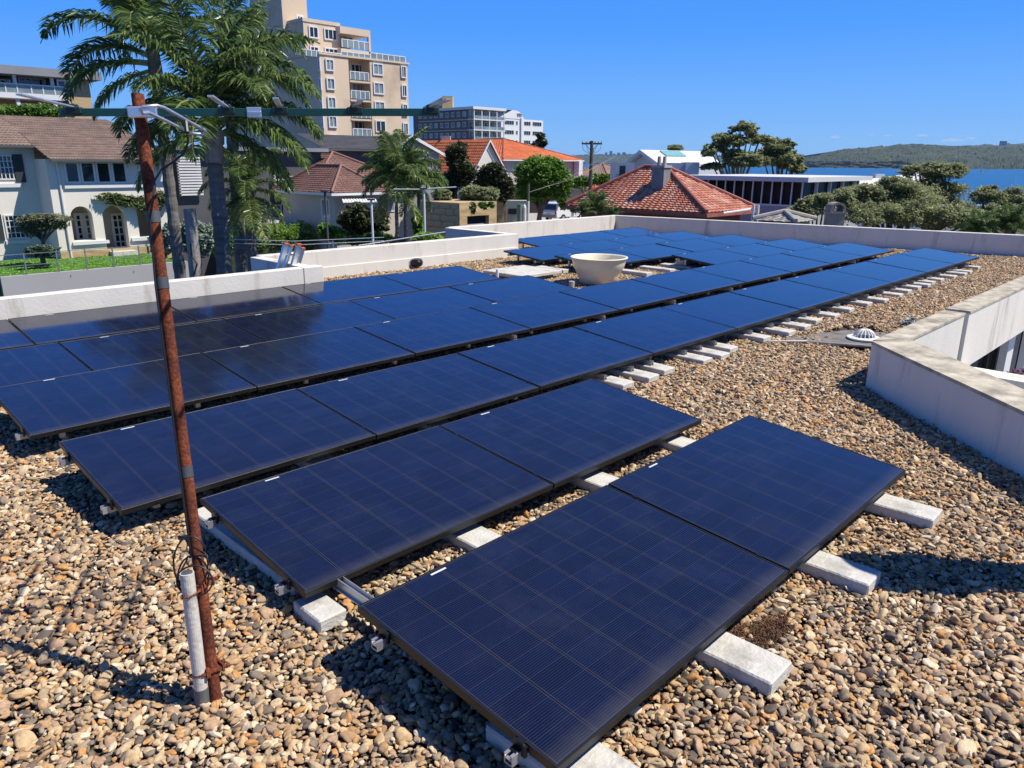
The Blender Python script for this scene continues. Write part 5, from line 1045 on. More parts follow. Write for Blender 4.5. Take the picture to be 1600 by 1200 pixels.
def hip_house(par, xl, xr_, y0, y1, ze_, rise, wallm, roofm, ridgem, zbase=G, over=.5, courses=16, tile=.30, lip=.05, wave=.03, gutter=True, ridge=None, gutm=None):
    """rectangular house under a hipped roof; visible slopes face -Y and -X"""
    MB().box(xl, y0, zbase, xr_, y1, ze_-.05).build('wall', wallm, par)
    a = (xl-over, y0-over, ze_); b = (xr_+over, y0-over, ze_); c = (xr_+over, y1+over, ze_); d = (xl-over, y1+over, ze_)
    w, l = b[0]-a[0], c[1]-b[1]; h = min(w, l)/2; zr_ = ze_+rise
    if l >= w: r0, r1 = ((a[0]+b[0])/2, a[1]+h, zr_), ((a[0]+b[0])/2, c[1]-h, zr_); S = [(a, b, r0, r0), (b, c, r0, r1), (c, d, r1, r1), (d, a, r1, r0)]
    else: r0, r1 = (a[0]+h, (a[1]+c[1])/2, zr_), (b[0]-h, (a[1]+c[1])/2, zr_); S = [(a, b, r0, r1), (b, c, r1, r1), (c, d, r1, r0), (d, a, r0, r0)]
    if ridge: r0, r1 = ridge; S = [(a, b, r0, r0), (b, c, r0, r1), (c, d, r1, r1), (d, a, r1, r0)]
    mb = MB()
    for (p, q, rq, rp) in [(s[0], s[1], s[3], s[2]) for s in S]: tile_plane(mb, p, q, rp, rq, courses, max(4, int(math.dist(p, q)/tile)), lip, wave)
    mb.build('roof', roofm, par)
    mb = MB(); o3 = np.array([0, 0, .07])
    for p, q in ((a, r0), (d, r1 if l >= w else r0), (b, r0 if l >= w else r1), (r0, r1)):
        if math.dist(p, q) > .2: mb.tube([np.array(p)+o3, np.array(q)+o3], .075, 7)
    mb.build('ridge_cap', ridgem, par)
    if gutter: MB().box(a[0]-.08, a[1]-.08, ze_-.16, b[0]+.08, a[1], ze_-.02).box(a[0]-.08, a[1]+.001, ze_-.16, a[0], d[1], ze_-.02).build('gutter', gutm or WHITEP, par)
    return r0, r1
# steep orange gable
Yg = float(atF(762, 240, 86)[1]); og = thing('orange_gabled_house', 'steep orange tiled house with a white gable wall', 'house', (X_(762, 290, Yg), Yg, G))
gable_y(og, Yg, 736, 789, 270, 762.5, 217.5, 13, mat('gable_white', (.74, .70, .62), .8, .04, 1), ORT, courses=13)
chp = atF(697, 235, 92); MB().obox(chp+np.array([0, 0, -.3]), rt*.55, FH*.5, (0, 0, 1.9)).build('chimney', mat('stucco_chimney', (.5, .42, .36), .85, .1, 2), og)
oh = thing('orange_hipped_house', 'wide house under a bright orange hipped roof behind the round green tree', 'house', atF(840, 280, 100))
a = atF(893, 250, 98); b_ = atF(790, 262, 92)
xr2 = float(a[0]); yr2 = float(a[1]); ze2 = float(a[2])
hip_house(oh, xr2-13, xr2-.2, yr2-1, yr2+16, ze2, 2.4, mat('pale_wall', (.6, .56, .48), .85, .05, 1), ORT, REDV, over=.6, tile=.4)
MB().box(xr2-.9, yr2-2, G, xr2-.2, yr2-1.2, ze2-.1).build('corner_column', WHITEP, oh)
# grey house with slate roof
Yh = float(atF(640, 235, 62)[1]); gh_ = thing('grey_house', 'dark grey weatherboard house with a small gable under the beige tower', 'house', (X_(600, 290, Yh), Yh, G))
gable_y(gh_, Yh, 604, 686, 236, 640, 211, 10, SLATE, GREYT, courses=10)
winpx(gh_, 'y', Yh, 626, 233, 641, 252, nx=1, t=.08, gl=GLASSB); winpx(gh_, 'y', Yh, 643, 233, 662, 252, nx=2, t=.08, gl=GLASSB)
xg0, xg1 = X_(512, 235, Yh+1.5), X_(606, 235, Yh+1.5); zg0 = Z_(560, 233, Yh+1.5)
MB().box(xg0, Yh+1.5, G, xg1, Yh+9, zg0).build('side_wall', DGREY, gh_)
mb = MB(); zg1 = Z_(560, 212, Yh+5); tile_plane(mb, (xg0-.5, Yh+1, zg0), (xg1+2.5, Yh+1, zg0), (xg0-.5, Yh+5, zg1), (xg1+3.5, Yh+5, zg1), 11, 40, .04, .0); mb.build('side_roof', GREYT, gh_)
MB().box(xg0-.5, Yh+.92, zg0-.15, xg1+.4, Yh+1, zg0-.01).build('gutter', DGREY, gh_)
# beige house with maroon hipped roofs
Ym = float(atF(560, 300, 46)[1]); mh = thing('beige_bungalow', 'beige bungalow with maroon tiled hipped roofs beyond the parapet', 'house', (X_(560, 375, Ym), Ym, G))
zm = Z_(560, 300, Ym); BEI = mat('beige_render', (.60, .53, .44), .85, .06, 1.2, .1, 14)
xm0 = X_(522, 300, Ym)
hip_house(mh, xm0, X_(594, 300, Ym), Ym, Ym+6, zm, 1.45, BEI, MAROON, mat('maroon_ridge', (.27, .14, .11), .7, .1), over=.4, courses=13, tile=.32, lip=.04, wave=.02)
hip_house(mh, X_(493, 296, Ym+3), X_(645, 296, Ym+3), Ym+3, Ym+12, zm+.12, 2.15, BEI, MAROON, MATS['maroon_ridge'], over=.4, courses=18, tile=.32, lip=.04, wave=.02)
winpx(mh, 'y', Ym+3, 598, 309, 616, 331, nx=2, t=.08, gl=GLASSB); winpx(mh, 'y', Ym, 538, 318, 575, 350, nx=3, t=.08)
winpx(mh, 'x', xm0, 503, 310, 516, 345, nx=1, t=.1, gl=GLASSB)
aw = MB(); p = [aty(534, 311, Ym-.1), aty(586, 310, Ym-.1), aty(590, 316, Ym-1.3), aty(536, 317, Ym-1.3)]
for k in range(24):
    s0, s1 = k/24, (k+.9)/24; P_ = [p[0]+(p[1]-p[0])*s0, p[0]+(p[1]-p[0])*s1, p[3]+(p[2]-p[3])*s1, p[3]+(p[2]-p[3])*s0]; aw.prism([tuple(q) for q in P_], (0, 0, .03 if k % 2 else .06))
aw.build('awning', WHITEP, mh)
MB().box(X_(592, 305, Ym+2.9), Ym+2.2, Z_(600, 304, Ym+2.9), X_(620, 305, Ym+2.9), Ym+2.99, Z_(600, 301, Ym+2.9)).build('window_hood', WHITEP, mh)
for (u, v0, v1, d_, lab) in ((583, 313, 382, 30, 'tall pale metal pole in front of the beige bungalow'), (664, 296, 368, 31, 'pale metal pole beside the sandstone garage'), (511, 300, 355, 30, 'dark metal pole at the left corner of the beige bungalow')):
    a, b_ = atF(u, v1, d_), atF(u, v0, d_); po_ = thing('metal_pole', lab, 'pole', (a[0], a[1], G)); MB().tube([(a[0], a[1], G), (a[0], a[1], b_[2])], .045, 8).build('shaft', WHITEP if u != 511 else DGREY, po_); MB().obox((a[0], a[1], b_[2]+.03), rt*.14, FH*.1, (0, 0, .03)).build('cap', DGREY, po_)
    if u == 664: MB().tube([(a[0], a[1], b_[2]+.02), tuple(np.array([a[0], a[1], b_[2]+.1])+rt*1.3)], .022, 6).tube([(a[0], a[1], b_[2]), tuple(np.array([a[0], a[1], b_[2]])-rt*1.2)], .022, 6).build('arm', WHITEP, po_)
shrub('dark glossy leaved shrub under the white awning', [cl(560, 345, 30, 26, 38), cl(590, 345, 22, 20, 38)], 5200, .14, DARKL, 21); shrub('bright green low plants between hedge and bungalow', [cl(510, 362, 14, 14, 33), cl(528, 368, 14, 12, 33)], 2000, .10, FRESH, 22)
shrub('low green shrubs at the foot of the bungalow wall', [cl(590, 372, 26, 8, 36), cl(620, 378, 14, 7, 34), cl(560, 376, 20, 8, 34)], 3200, .10, GRN1, 23); shrub('grassy green plants beside the sandstone wall', [cl(668, 372, 22, 9, 30), cl(652, 350, 9, 20, 33)], 2400, .10, HEDG, 24)
# wire fence running along the neighbour's boundary
wf_ = thing('wire_fence', 'thin wire and tube railing beyond the ladder and long parapet', 'fence', aty(480, 400, 14.2))
for (u, v) in ((352, 374), (470, 379), (560, 378)): pass
pw = [aty(300, 372, 15.5), aty(460, 377, 15.5), aty(600, 371, 15.5)]; MB().tube(pw, .010, 5).build('wire', ALU, wf_); pw2 = [p_-np.array([0, 0, .085]) for p_ in pw]; MB().tube(pw2, .010, 5).build('wire', ALU, wf_)
pw = [aty(560, 384, 15.5), aty(700, 362, 15.5)]; MB().tube(pw, .018, 5).build('top_rail', ALU, wf_)
for u in (350, 520, 600): a = aty(u, 376, 15.5); MB().tube([(a[0], a[1], G), a], .018, 6).build('post', ALU, wf_)
# trees of the middle distance
tree('magnolia_tree', 'tall dark brown green magnolia in front of the orange gable', atF(712, 320, 52)*np.array([1, 1, 0])+np.array([0, 0, G]), [cl(712, 245, 20, 26, 52), cl(722, 272, 28, 26, 52), cl(700, 290, 22, 22, 52)], 16000, .13, DARKL, .2, seed=31, boughs=12, keep=.85, shell=.4)
tree('magnolia_tree', 'broad dark magnolia between orange gable and round green tree', atF(768, 320, 50)*np.array([1, 1, 0])+np.array([0, 0, G]), [cl(768, 280, 32, 27, 50), cl(785, 300, 24, 20, 50), cl(745, 300, 20, 18, 50)], 15000, .125, DARKL, .2, seed=32, boughs=12, keep=.85, shell=.4)
tree('round_tree', 'dense round bright green tree in front of the orange hipped roof', atF(836, 335, 60)*np.array([1, 1, 0])+np.array([0, 0, G]), [cl(842, 275, 38, 32, 60), cl(868, 285, 28, 30, 60), cl(830, 298, 28, 22, 60), cl(860, 262, 22, 18, 60)], 38000, .11, FRESH, .3, seed=33, shell=.72, sub=60, subr=.2)
shrub('bright yellow green shrubs above the sandstone garage', [cl(742, 300, 20, 11, 46), cl(762, 304, 20, 12, 46), cl(728, 305, 12, 12, 46), cl(690, 306, 16, 12, 46)], 9880, 0.086, GUM, 34)
tree('street_tree', 'small dark green tree beside the power pole', atF(905, 300, 80)*np.array([1, 1, 0])+np.array([0, 0, G]), [cl(905, 285, 16, 10, 80), cl(938, 280, 18, 9, 80), cl(955, 290, 16, 8, 80)], 5000, .2, GRN1, .2, seed=35)
# sandstone garage
cg = atF(718, 330, 43); xg_, yg_ = float(cg[0]), float(cg[1]); sg = thing('sandstone_garage', 'flat topped sandstone garage with grey roller door', 'garage', (xg_, yg_, G)); zs = Z_(745, 316, yg_)
x5 = X_(776, 330, yg_); y5 = float(atx(655, 340, xg_)[1]); dx0, dx1 = X_(730, 345, yg_), X_(764, 345, yg_); dz = Z_(747, 337, yg_)
mb = MB(); holed_wall(mb, [(xg_, G-1), (x5, G-1), (x5, zs), (xg_, zs)], [[(dx0, G-.9), (dx1, G-.9), (dx1, dz), (dx0, dz)]], lambda a, z, d: (a, yg_+d, z), .5)
mb.box(xg_, yg_+.501, G-1, xg_+.3, y5, zs-.001).box(x5-.3, yg_+.501, G-1, x5, y5, zs-.001).box(xg_+.3, yg_+.5, zs-.3, x5-.3, y5, zs-.002); mb.build('wall', SAND, sg)
# coursed sandstone facing blocks on the side wall, one by one, proud of the wall
bl_me = {}
for r_i in range(9):
    zc = zs-.18-r_i*.36; yy = yg_+.05+(r_i % 2)*.4
    while yy < y5-.6:
        ln = random.choice((.7, .9, 1.1))
        if ln not in bl_me: bl_me[ln] = MB().box(-.03, .01, -.165, 0, ln-.01, .165).build('stone_block', SAND, sg, bevel=.008); o = bl_me[ln]
        else: o = bl_me[ln].copy(); COL.objects.link(o)
        o.location = (xg_-random.uniform(.0, .02), yy, zc); yy += ln
MB().box(dx0+.01, yg_+.25, G-.9, dx1-.01, yg_+.3, dz-.45).build('roller_door', mat('door_grey', (.55, .55, .54), .6, .03), sg); MB().box(dx0+.01, yg_+.31, dz-.45, dx1-.01, yg_+.6, dz).build('dark_header', DARK, sg)
leaves('hanging_plant', GRN1, sg, [cl(739, 325, 5, 11, 42.6), cl(755, 321, 8, 6, 42.6), cl(768, 320, 5, 6, 42.6)], 700, .10, seed=36)
p1 = atF(778, 345, 50); sw = MB().obox((p1[0], p1[1], -1.6), rt*.35, FH*.3, (0, 0, 1.7)).obox(tuple(atF(785, 345, 52)*np.array([1, 1, 0])+np.array([0, 0, -1.8])), rt*.28, FH*.3, (0, 0, 1.6)).build('stone_pier', SAND); tag(sw, 'orange sandstone pier beside the garage', 'pier')
# driveway, substation box, bins, pole
struct(MB().box(*(atF(800, 345, 58)[:2]-np.array([5, 5])), G, *(atF(860, 345, 74)[:2]+np.array([8, 8])), DL+.04).build('driveway', mat('pale_concrete', (.42, .39, .35), .9, .1, 1.5, .2, 12)))
kp = atF(806, 345, 56); kb = thing('substation_kiosk', 'pale green grey concrete kiosk wall by the driveway', 'kiosk', (kp[0], kp[1], DL)); zk = float(atF(806, 313, 56)[2])
KG = mat('pale_green', (.42, .46, .38), .8, .06, 2); MB().obox((kp[0], kp[1], (DL+zk)/2), rt*.78, FH*.6, (0, 0, (zk-DL)/2)).build('wall', KG, kb)
MB().obox((kp[0]-FH[0]*.62+rt[0]*-.25, kp[1]-FH[1]*.62+rt[1]*-.25, zk-.75), rt*.3, FH*.02, (0, 0, .2)).build('vent', DARK, kb)
wbp = atF(812, 345, 54); wb_ = thing('water_tank', 'slim green cylinder standing against the pale kiosk', 'tank', (wbp[0], wbp[1], DL)); MB().tube([(wbp[0], wbp[1], DL), (wbp[0], wbp[1], float(atF(812, 319, 54)[2]))], .2, 14).build('body', mat('tank_green', (.16, .26, .20), .6, .1), wb_)
gbp = atF(819, 345, 54); gb = thing('gas_bottle', 'white gas bottle beside the green cylinder', 'bottle', (gbp[0], gbp[1], DL)); MB().lathe([(.14, 0), (.14, .9), (.10, 1.05), (.03, 1.12), (.03, 1.2), (0, 1.2)], (gbp[0], gbp[1], float(atF(819, 345, 54)[2])), 14).build('body', WHITEP, gb)
sp_ = atF(825, 345, 55); spl = thing('service_pole', 'white lower half timber service pole by the driveway', 'pole', (sp_[0], sp_[1], DL)); zt5 = float(atF(825, 287, 55)[2]); zm5 = float(atF(825, 314, 55)[2])
MB().tube([(sp_[0], sp_[1], DL), (sp_[0], sp_[1], zm5)], .09, 8).build('lower_shaft', WHITEP, spl); MB().tube([(sp_[0], sp_[1], zm5), (sp_[0], sp_[1], zt5)], .09, 8).build('upper_shaft', BARK, spl)
for (u, v) in ((905, 262), (935, 250), (960, 245)):
    e_ = atF(u, v, 62); mid = (np.array([sp_[0], sp_[1], zt5-.6])+e_)/2-np.array([0, 0, .35]); MB().tube([(sp_[0], sp_[1], zt5-.6), mid, e_], .014, 4).build('service_wire', CAB, spl)
bwp = atF(842, 335, 84); bw = MB().obox((bwp[0], bwp[1], DL+1.2), rt*3.4, FH*.2, (0, 0, 1.3)).build('boundary_wall', mat('dark_brick', (.12, .08, .065), .9, .2, 3)); tag(bw, 'shaded dark brick wall behind the driveway', 'wall')
# white four wheel drive
def car():
    c = atF(858, 343, 71); t = thing('parked_car', 'white four wheel drive parked tail first in the driveway', 'car', (c[0], c[1], DL+.04)); H = .0
    ang = YAW+R(-42); f_ = np.array([math.cos(ang), math.sin(ang), 0]); s_ = np.array([f_[1], -f_[0], 0]); o = np.array([c[0], c[1], DL+.04+(c[2]-DL)*0])
    PNT = mat('car_white', (.80, .80, .80), .25, .02, spec=.6); TY = mat('tyre', (.015, .015, .015), .8, .1); TL = mat('tail_lamp', (.35, .02, .015), .3, .1)
    prof_ = [(0, .45), (-.05, .95), (.08, 1.05), (.28, 1.70), (.5, 1.78), (2.5, 1.76), (3.1, 1.12), (4.25, 1.02), (4.5, .80), (4.5, .42)]
    def P(x, y, z): return tuple(o+f_*x+s_*y+np.array([0, 0, z]))
    MB().prism([P(x, -.9, z) for x, z in prof_], s_*1.8).build('body', PNT, t, bevel=.04)
    for x in (.95, 3.65):
        for y in (-.92, .74):
            q = np.array(P(x, y, .36)); w = MB().tube([q, q+s_*.2], .36, 18).build('wheel', TY, t); MB().tube([q-s_*.012, q+s_*.212], .2, 12).build('rim', ALU, w)
    MB().prism([P(.06, -.72, 1.12), P(.06, .72, 1.12), P(.235, .66, 1.62), P(.235, -.66, 1.62)], f_*-.035).build('rear_window', GLASS, t)
    for y in (-.91, .905): MB().prism([P(.45, y, 1.12), P(.62, y, 1.62), P(1.35, y, 1.64), P(1.35, y, 1.12)], s_*.01).prism([P(1.45, y, 1.12), P(1.45, y, 1.64), P(2.4, y, 1.62), P(2.9, y, 1.12)], s_*.01).build('side_window', GLASS, t)
    for y in (-.86, .70): MB().prism([P(-.055, y, .75), P(-.055, y+.16, .75), P(.0, y+.16, 1.08), P(.0, y, 1.08)], f_*-.02).build('tail_light', TL, t)
    MB().prism([P(-.10, -.88, .42), P(-.10, .88, .42), P(-.10, .88, .66), P(-.10, -.88, .66)], f_*.1).build('rear_bumper', mat('bumper_grey', (.25, .25, .25), .5, .05), t)
    MB().prism([P(-.075, -.24, .72), P(-.075, .24, .72), P(-.075, .24, .83), P(-.075, -.24, .83)], f_*.02).build('number_plate', mat('plate_yellow', (.6, .55, .3), .5, .02), t)
    for y in (-.7, .66): MB().prism([P(.7, y, 1.80), P(2.3, y, 1.80), P(2.3, y+.05, 1.80), P(.7, y+.05, 1.80)], (0, 0, .05)).build('roof_rail', ALU, t)
    for y in (-1.05, .92): MB().prism([P(2.72, y, 1.1), P(2.72, y+.14, 1.1), P(2.72, y+.14, 1.3), P(2.72, y, 1.3)], f_*.09).build('mirror', PNT, t)
car()
# power pole
pp = atF(922, 300, 72); zt6 = float(atF(922, 220, 72)[2]); pw_ = thing('power_pole', 'dark timber power pole with crossarm against the sky', 'power pole', (pp[0], pp[1], G)); PB = mat('pole_timber', (.075, .065, .055), .9, .2, 4)
MB().tube([(pp[0], pp[1], G), (pp[0], pp[1], zt6)], [.2, .15], 10).build('shaft', PB, pw_); zc6 = float(atF(922, 224.5, 72)[2])
MB().obox((pp[0], pp[1], zc6), rt*.92, FH*.06, (0, 0, .07)).build('crossarm', PB, pw_)
for q in (-.85, -.5, -.2, .3, .6, .88): MB().lathe([(.0, .07), (.05, .07), (.07, .13), (.04, .2), (0, .22)], (pp[0]+rt[0]*q, pp[1]+rt[1]*q, zc6), 8).build('insulator', mat('insulator', (.3, .26, .22), .4, .05), pw_)
for q in (-.85, -.45, .4, .85): a = np.array([pp[0], pp[1], zc6-.1])+rt*q; MB().tube([a, a+rt*-.1*q+np.array([0, 0, -.45]), np.array([pp[0], pp[1], zc6-1.0])], .02, 4).build('jumper_wire', CAB, pw_)
for q in (-1, 1): MB().tube([np.array([pp[0], pp[1], zc6-.7]), np.array([pp[0], pp[1], zc6-.02])+rt*q*.6], .022, 4).build('brace', PB, pw_)
MB().obox((pp[0]+.1, pp[1], zc6-.6), rt*.14, FH*.12, (0, 0, .22)).build('fuse_box', GREYW, pw_)
# small roofs near the pole
for (u0, u1, vE, rise, F_, m_, lab) in ((893, 918, 274, 1.5, 105, BROWNT, 'small house with a weathered brown roof left of the power pole'), (887, 935, 293, 1.5, 92, ORT, 'low orange tiled roof just behind the red roofed house')):
    a, b_ = atF(u0, vE, F_), atF(u1, vE, F_+6); t = thing('small_house', lab, 'house', (a[0], a[1], G)); w = float(b_[0]-a[0]); w = max(w, 7)
    hip_house(t, float(a[0]), float(a[0])+w, float(a[1])-6, float(a[1])+1, float(a[2]), rise, BEI, m_, REDV, over=.5, courses=10, tile=.4)

# ------------------------------------------------------------------ house with the red tiled hipped roof
C_ = atF(1104, 333, 29.5); xC, yC, zC = (float(q) for q in C_); yL = float(atx(884, 316, xC)[1]); xW = float(aty(1184, 322, yC)[0])
rh = thing('red_roofed_house', 'house with a large red tiled hipped roof, pale highlights painted in, and grey chimney', 'house', (xC, yC, G))
wdt = xW-xC; apex_y = atx(1038, 262, xC+wdt/2)
rise = float(atF(1040, 262, float(np.array([xC+wdt/2, yC+wdt/2, 0])@FH))[2])-zC
PINKB = mat('pink_brick', (.30, .10, .085), .9, .15, 5, .1, 16)
xm_ = xC+wdt*.5; RA, RB = atx(1041, 263, xm_), atx(1007, 262, xm_); zz_ = float((RA[2]+RB[2])/2); RG = ((xm_, float(RA[1]), zz_), (xm_, float(RB[1]), zz_))
r0, r1 = hip_house(rh, xC+.5, xW-.5, yC+.5, yL-.5, zC, rise, PINKB, REDT, REDV, over=.5, courses=20, tile=.27, lip=.045, wave=.026, ridge=RG, gutm=REDV)
print('red house', C_, yL, xW, rise, proj(np.array(r0)), proj(np.array(r1)))
tc_ = atx(1030, 318, xC+1.2); chz = float(atx(1030, 262, tc_[0])[2]); cf = float(tc_@FH)
ch = MB().obox((tc_[0], tc_[1], (tc_[2]+chz)/2-.3), (.24, 0, 0), (0, .30, 0), (0, 0, (chz-tc_[2])/2+.3)).build('chimney', mat('chimney_grey', (.27, .26, .25), .9, .15, 3, .2, 20, col2=(.5, .47, .42), c2amt=.3, c2scale=2), rh)
MB().obox((tc_[0], tc_[1], chz+.05), (.28, 0, 0), (0, .34, 0), (0, 0, .05)).build('chimney_cap', GREYW, ch)
for q in (-.14, .12): MB().tube([(tc_[0], tc_[1]+q, chz+.1), (tc_[0], tc_[1]+q, chz+.45)], [.09, .07], 8).build('chimney_pot', MATS['stucco_chimney'], ch)
# verandah bits at the right end
a = aty(1130, 333, yC+.5)
vr = thing('verandah', 'small white framed verandah at the right end of the red roof', 'verandah', (a[0], a[1], G))
for u in (1176, 1183): q = atF(u, 340, 27.5); MB().tube([(q[0], q[1], G), (q[0], q[1], float(atF(u, 320, 27.5)[2]))], .05, 8).build('post', WHITEP, vr)
q0, q1 = atF(1130, 333, 27.6), atF(1172, 327, 28.6); MB().tube([q0, q1], .04, 6).build('beam', WHITEP, vr)

# ------------------------------------------------------------------ white modern house, long glazed pavilion
Wm = mat('pale_metal_roof', (.72, .73, .73), .45, .03, 2); CW = mat('cool_white', (.62, .64, .68), .7, .03)
xv_ = float(atF(1007, 250, 58)[0]); A3_ = atx(1007, 234, xv_); Bf = atx(979, 259, xv_); Bn = atx(1037, 256, xv_)   # gable end faces -X: apex, far eave, near eave
wm = thing('white_modern_house', 'white modern house with a pale metal gabled roof and skylight', 'house', (xv_, float(A3_[1]), G))
xe_ = float(aty(1101, 235, float(A3_[1]))[0]); zl_ = float(Bf[2]); zn_ = float(Bn[2])
MB().prism([(xv_, float(Bn[1]), G), (xv_, float(Bf[1]), G), (xv_, float(Bf[1]), zl_-.2), (xv_, float(A3_[1]), float(A3_[2])-.35), (xv_, float(Bn[1]), zn_-.2)], (xe_-xv_, 0, 0)).build('wall', CW, wm)
def rp(x, P_, dz=0): return (x, float(P_[1]), float(P_[2])+dz)
MB().prism([rp(xv_-.6, A3_, -.25), rp(xv_-.6, Bn, -.28), rp(xv_-.6, Bn), rp(xv_-.6, A3_), rp(xv_-.6, Bf), rp(xv_-.6, Bf, -.28)], (xe_-xv_+.6, 0, 0)).build('roof', Wm, wm)
sk = [A3_+(Bn-A3_)*t_ for t_ in (.12, .48)]; xk0, xk1 = xv_+(xe_-xv_)*.20, xv_+(xe_-xv_)*.52
MB().prism([(xk0, sk[0][1], sk[0][2]+.02), (xk1, sk[0][1], sk[0][2]+.02), (xk1, sk[1][1], sk[1][2]+.02), (xk0, sk[1][1], sk[1][2]+.02)], (0, 0, .08)).build('skylight', mat('skylight', (.25, .50, .48), .08, .1), wm)
p_ = atF(972, 262, 54); MB().obox((p_[0], p_[1], (G+float(atF(972, 254, 54)[2]))/2), rt*.62, FH*1.5, (0, 0, (float(atF(972, 254, 54)[2])-G)/2)).build('side_block', CW, wm)
p_ = atF(972.5, 267, 52.45); MB().obox(p_, rt*.2, FH*.02, (0, 0, .33)).build('window', GLASS, wm)
p_ = atF(1053, 262, 52); MB().obox((p_[0], p_[1], (G+float(atF(1053, 254.5, 52)[2]))/2), rt*.72, FH*.8, (0, 0, (float(atF(1053, 254.5, 52)[2])-G)/2)).build('lower_wall', CW, wm)
p_ = atF(1078, 262, 51.5); MB().obox((p_[0], p_[1], (G+float(atF(1078, 253.5, 51.5)[2]))/2), rt*.42, FH*.8, (0, 0, (float(atF(1078, 253.5, 51.5)[2])-G)/2)).build('white_wall', WHITEP, wm)
# glazed pavilion: shaded long side toward -X, lit end to the right
cP = atF(1257, 277, 36.0); xP, yP, zP = (float(q) for q in cP); pv = thing('glazed_pavilion', 'long flat roofed white building with a row of tall dark windows', 'building', (xP, yP, G))
yPl = float(atx(1066, 275, xP)[1]); zfl = float(atF(1257, 284.5, 36)[2]); zwb = float(atF(1257, 321, 36)[2])
xP2 = xP+7.5
MB().box(xP-.35, yP-.35, zfl, xP2, yPl, zP).build('roof_fascia', mat('fascia_white', (.70, .70, .69), .6, .03), pv)
MB().box(xP, yP, G, xP2-.3, yPl-.3, zwb).build('base_wall', GREYW, pv); MB().box(xP+.15, yP+.15, zwb, xP2-.5, yPl-.5, zfl-.002).build('glass_wall', mat('pavilion_glass', (.018, .022, .026), .2, .3, .5, spec=.1), pv)
NN = 12
for k in range(NN+1): y = yP+.05+(yPl-.6-yP)*k/NN; MB().box(xP-.02, y-.025, zwb, xP+.05, y+.025, zfl-.001).build('window_post', WHITEP, pv)
for k in range(1, 5): x = xP+k*1.55; MB().box(x-.05, yP-.02, zwb, x+.05, yP+.12, zfl-.001).build('window_post', WHITEP, pv)
MB().box(xP-.04, yP+.1, zwb-.08, xP-.002, yPl-.5, zwb+.0).build('sill', WHITEP, pv)
# grey tiled small roof and stone chimney in front of the trees
q = atF(1228, 352, 26.5); t = thing('outhouse', 'low outhouse with a pale grey tiled roof just over the far parapet', 'outhouse', (q[0], q[1], G))
hip_house(t, float(q[0])-.55, float(q[0])+.75, float(q[1])-.5, float(q[1])+.75, float(q[2])+.16, .25, BEI, mat('pale_grey_tile', (.42, .39, .35), .85, .15, 3), MATS['pale_grey_tile'], over=.15, courses=6, tile=.3, lip=.03, wave=.015, gutter=False)
q = atF(1303, 345, 25.5); zz = float(atF(1303, 333, 25.5)[2]); t = thing('stone_chimney', 'stained stone chimney with an arched cowl in front of the right hand trees', 'chimney', (q[0], q[1], G)); STN = mat('stained_stone', (.34, .29, .24), .95, .2, 3, .3, 20, col2=(.12, .10, .08), c2amt=.5, c2scale=3)
MB().obox((q[0], q[1], (G+zz)/2), rt*.24, FH*.24, (0, 0, (zz-G)/2)).build('shaft', STN, t); MB().obox((q[0], q[1], zz+.03), rt*.28, FH*.28, (0, 0, .03)).build('ledge', STN, t)
for s_ in (-1, 1): MB().obox((q[0]+rt[0]*.2*s_, q[1]+rt[1]*.2*s_, zz+.11), rt*.045, FH*.25, (0, 0, .05)).build('cowl_leg', STN, t)
ap = []; ap2 = []
for a_ in np.linspace(0, math.pi, 12): ap.append(np.array([q[0], q[1], zz+.16])+rt*.25*math.cos(a_)+np.array([0, 0, .20*math.sin(a_)])-FH*.25)
for a_ in np.linspace(math.pi, 0, 12): ap.append(np.array([q[0], q[1], zz+.16])+rt*.18*math.cos(a_)+np.array([0, 0, .13*math.sin(a_)])-FH*.25)
MB().prism([tuple(p_) for p_ in ap], FH*.5).build('cowl', STN, t)
# white roof behind the trees
ra = [atF(1330, 292, 62), atF(1345, 281, 66), atF(1448, 268, 74), atF(1452, 290, 62)]; t = thing('white_roofed_house', 'house with a long low white roof showing above the right hand trees', 'house', (ra[0][0], ra[0][1], G))
MB().prism([tuple(p_) for p_ in ra], (0, 0, -.25)).build('roof', mat('cream_roof', (.74, .70, .64), .6, .03), t); MB().prism([tuple(p_*np.array([1, 1, 0])+np.array([0, 0, G])) for p_ in ra], (0, 0, 3.0)).build('wall', WHITEP, t)
MB().obox(tuple(atF(1372, 276, 68)), rt*.4, FH*.4, (0, 0, .22)).build('roof_vent', WHITEP, t); MB().obox(tuple(atF(1336, 284, 62)), rt*.25, FH*.25, (0, 0, .35)).build('roof_vent', GREYW, t)
# ------------------------------------------------------------------ trees on the right
GB = lambda u, F_: atF(u, 330, F_)*np.array([1, 1, 0])+np.array([0, 0, G])
tree('gum_tree', 'tall open gum tree with pale branches rising above the glazed pavilion', GB(1160, 50), [cl(1142, 222, 30, 22, 50), cl(1165, 205, 26, 18, 50), cl(1190, 222, 26, 18, 50), cl(1120, 235, 22, 18, 50), cl(1150, 252, 34, 20, 50), cl(1118, 262, 20, 12, 50)], 28500, 0.099, GUM, .26, seed=41, bark=mat('pale_bark', (.42, .37, .31), .9, .15, 3), sub=3, subr=.42, shell=.3, fill=.05, boughs=11)
tree('gum_tree', 'rounder gum tree at the right shoulder of the tall one', GB(1215, 52), [cl(1205, 250, 34, 24, 52), cl(1232, 252, 24, 24, 52), cl(1218, 232, 22, 16, 52), cl(1245, 266, 16, 12, 52)], 24700, 0.099, GUM, .24, seed=42, sub=3, subr=.42, shell=.3, fill=.05, boughs=11)
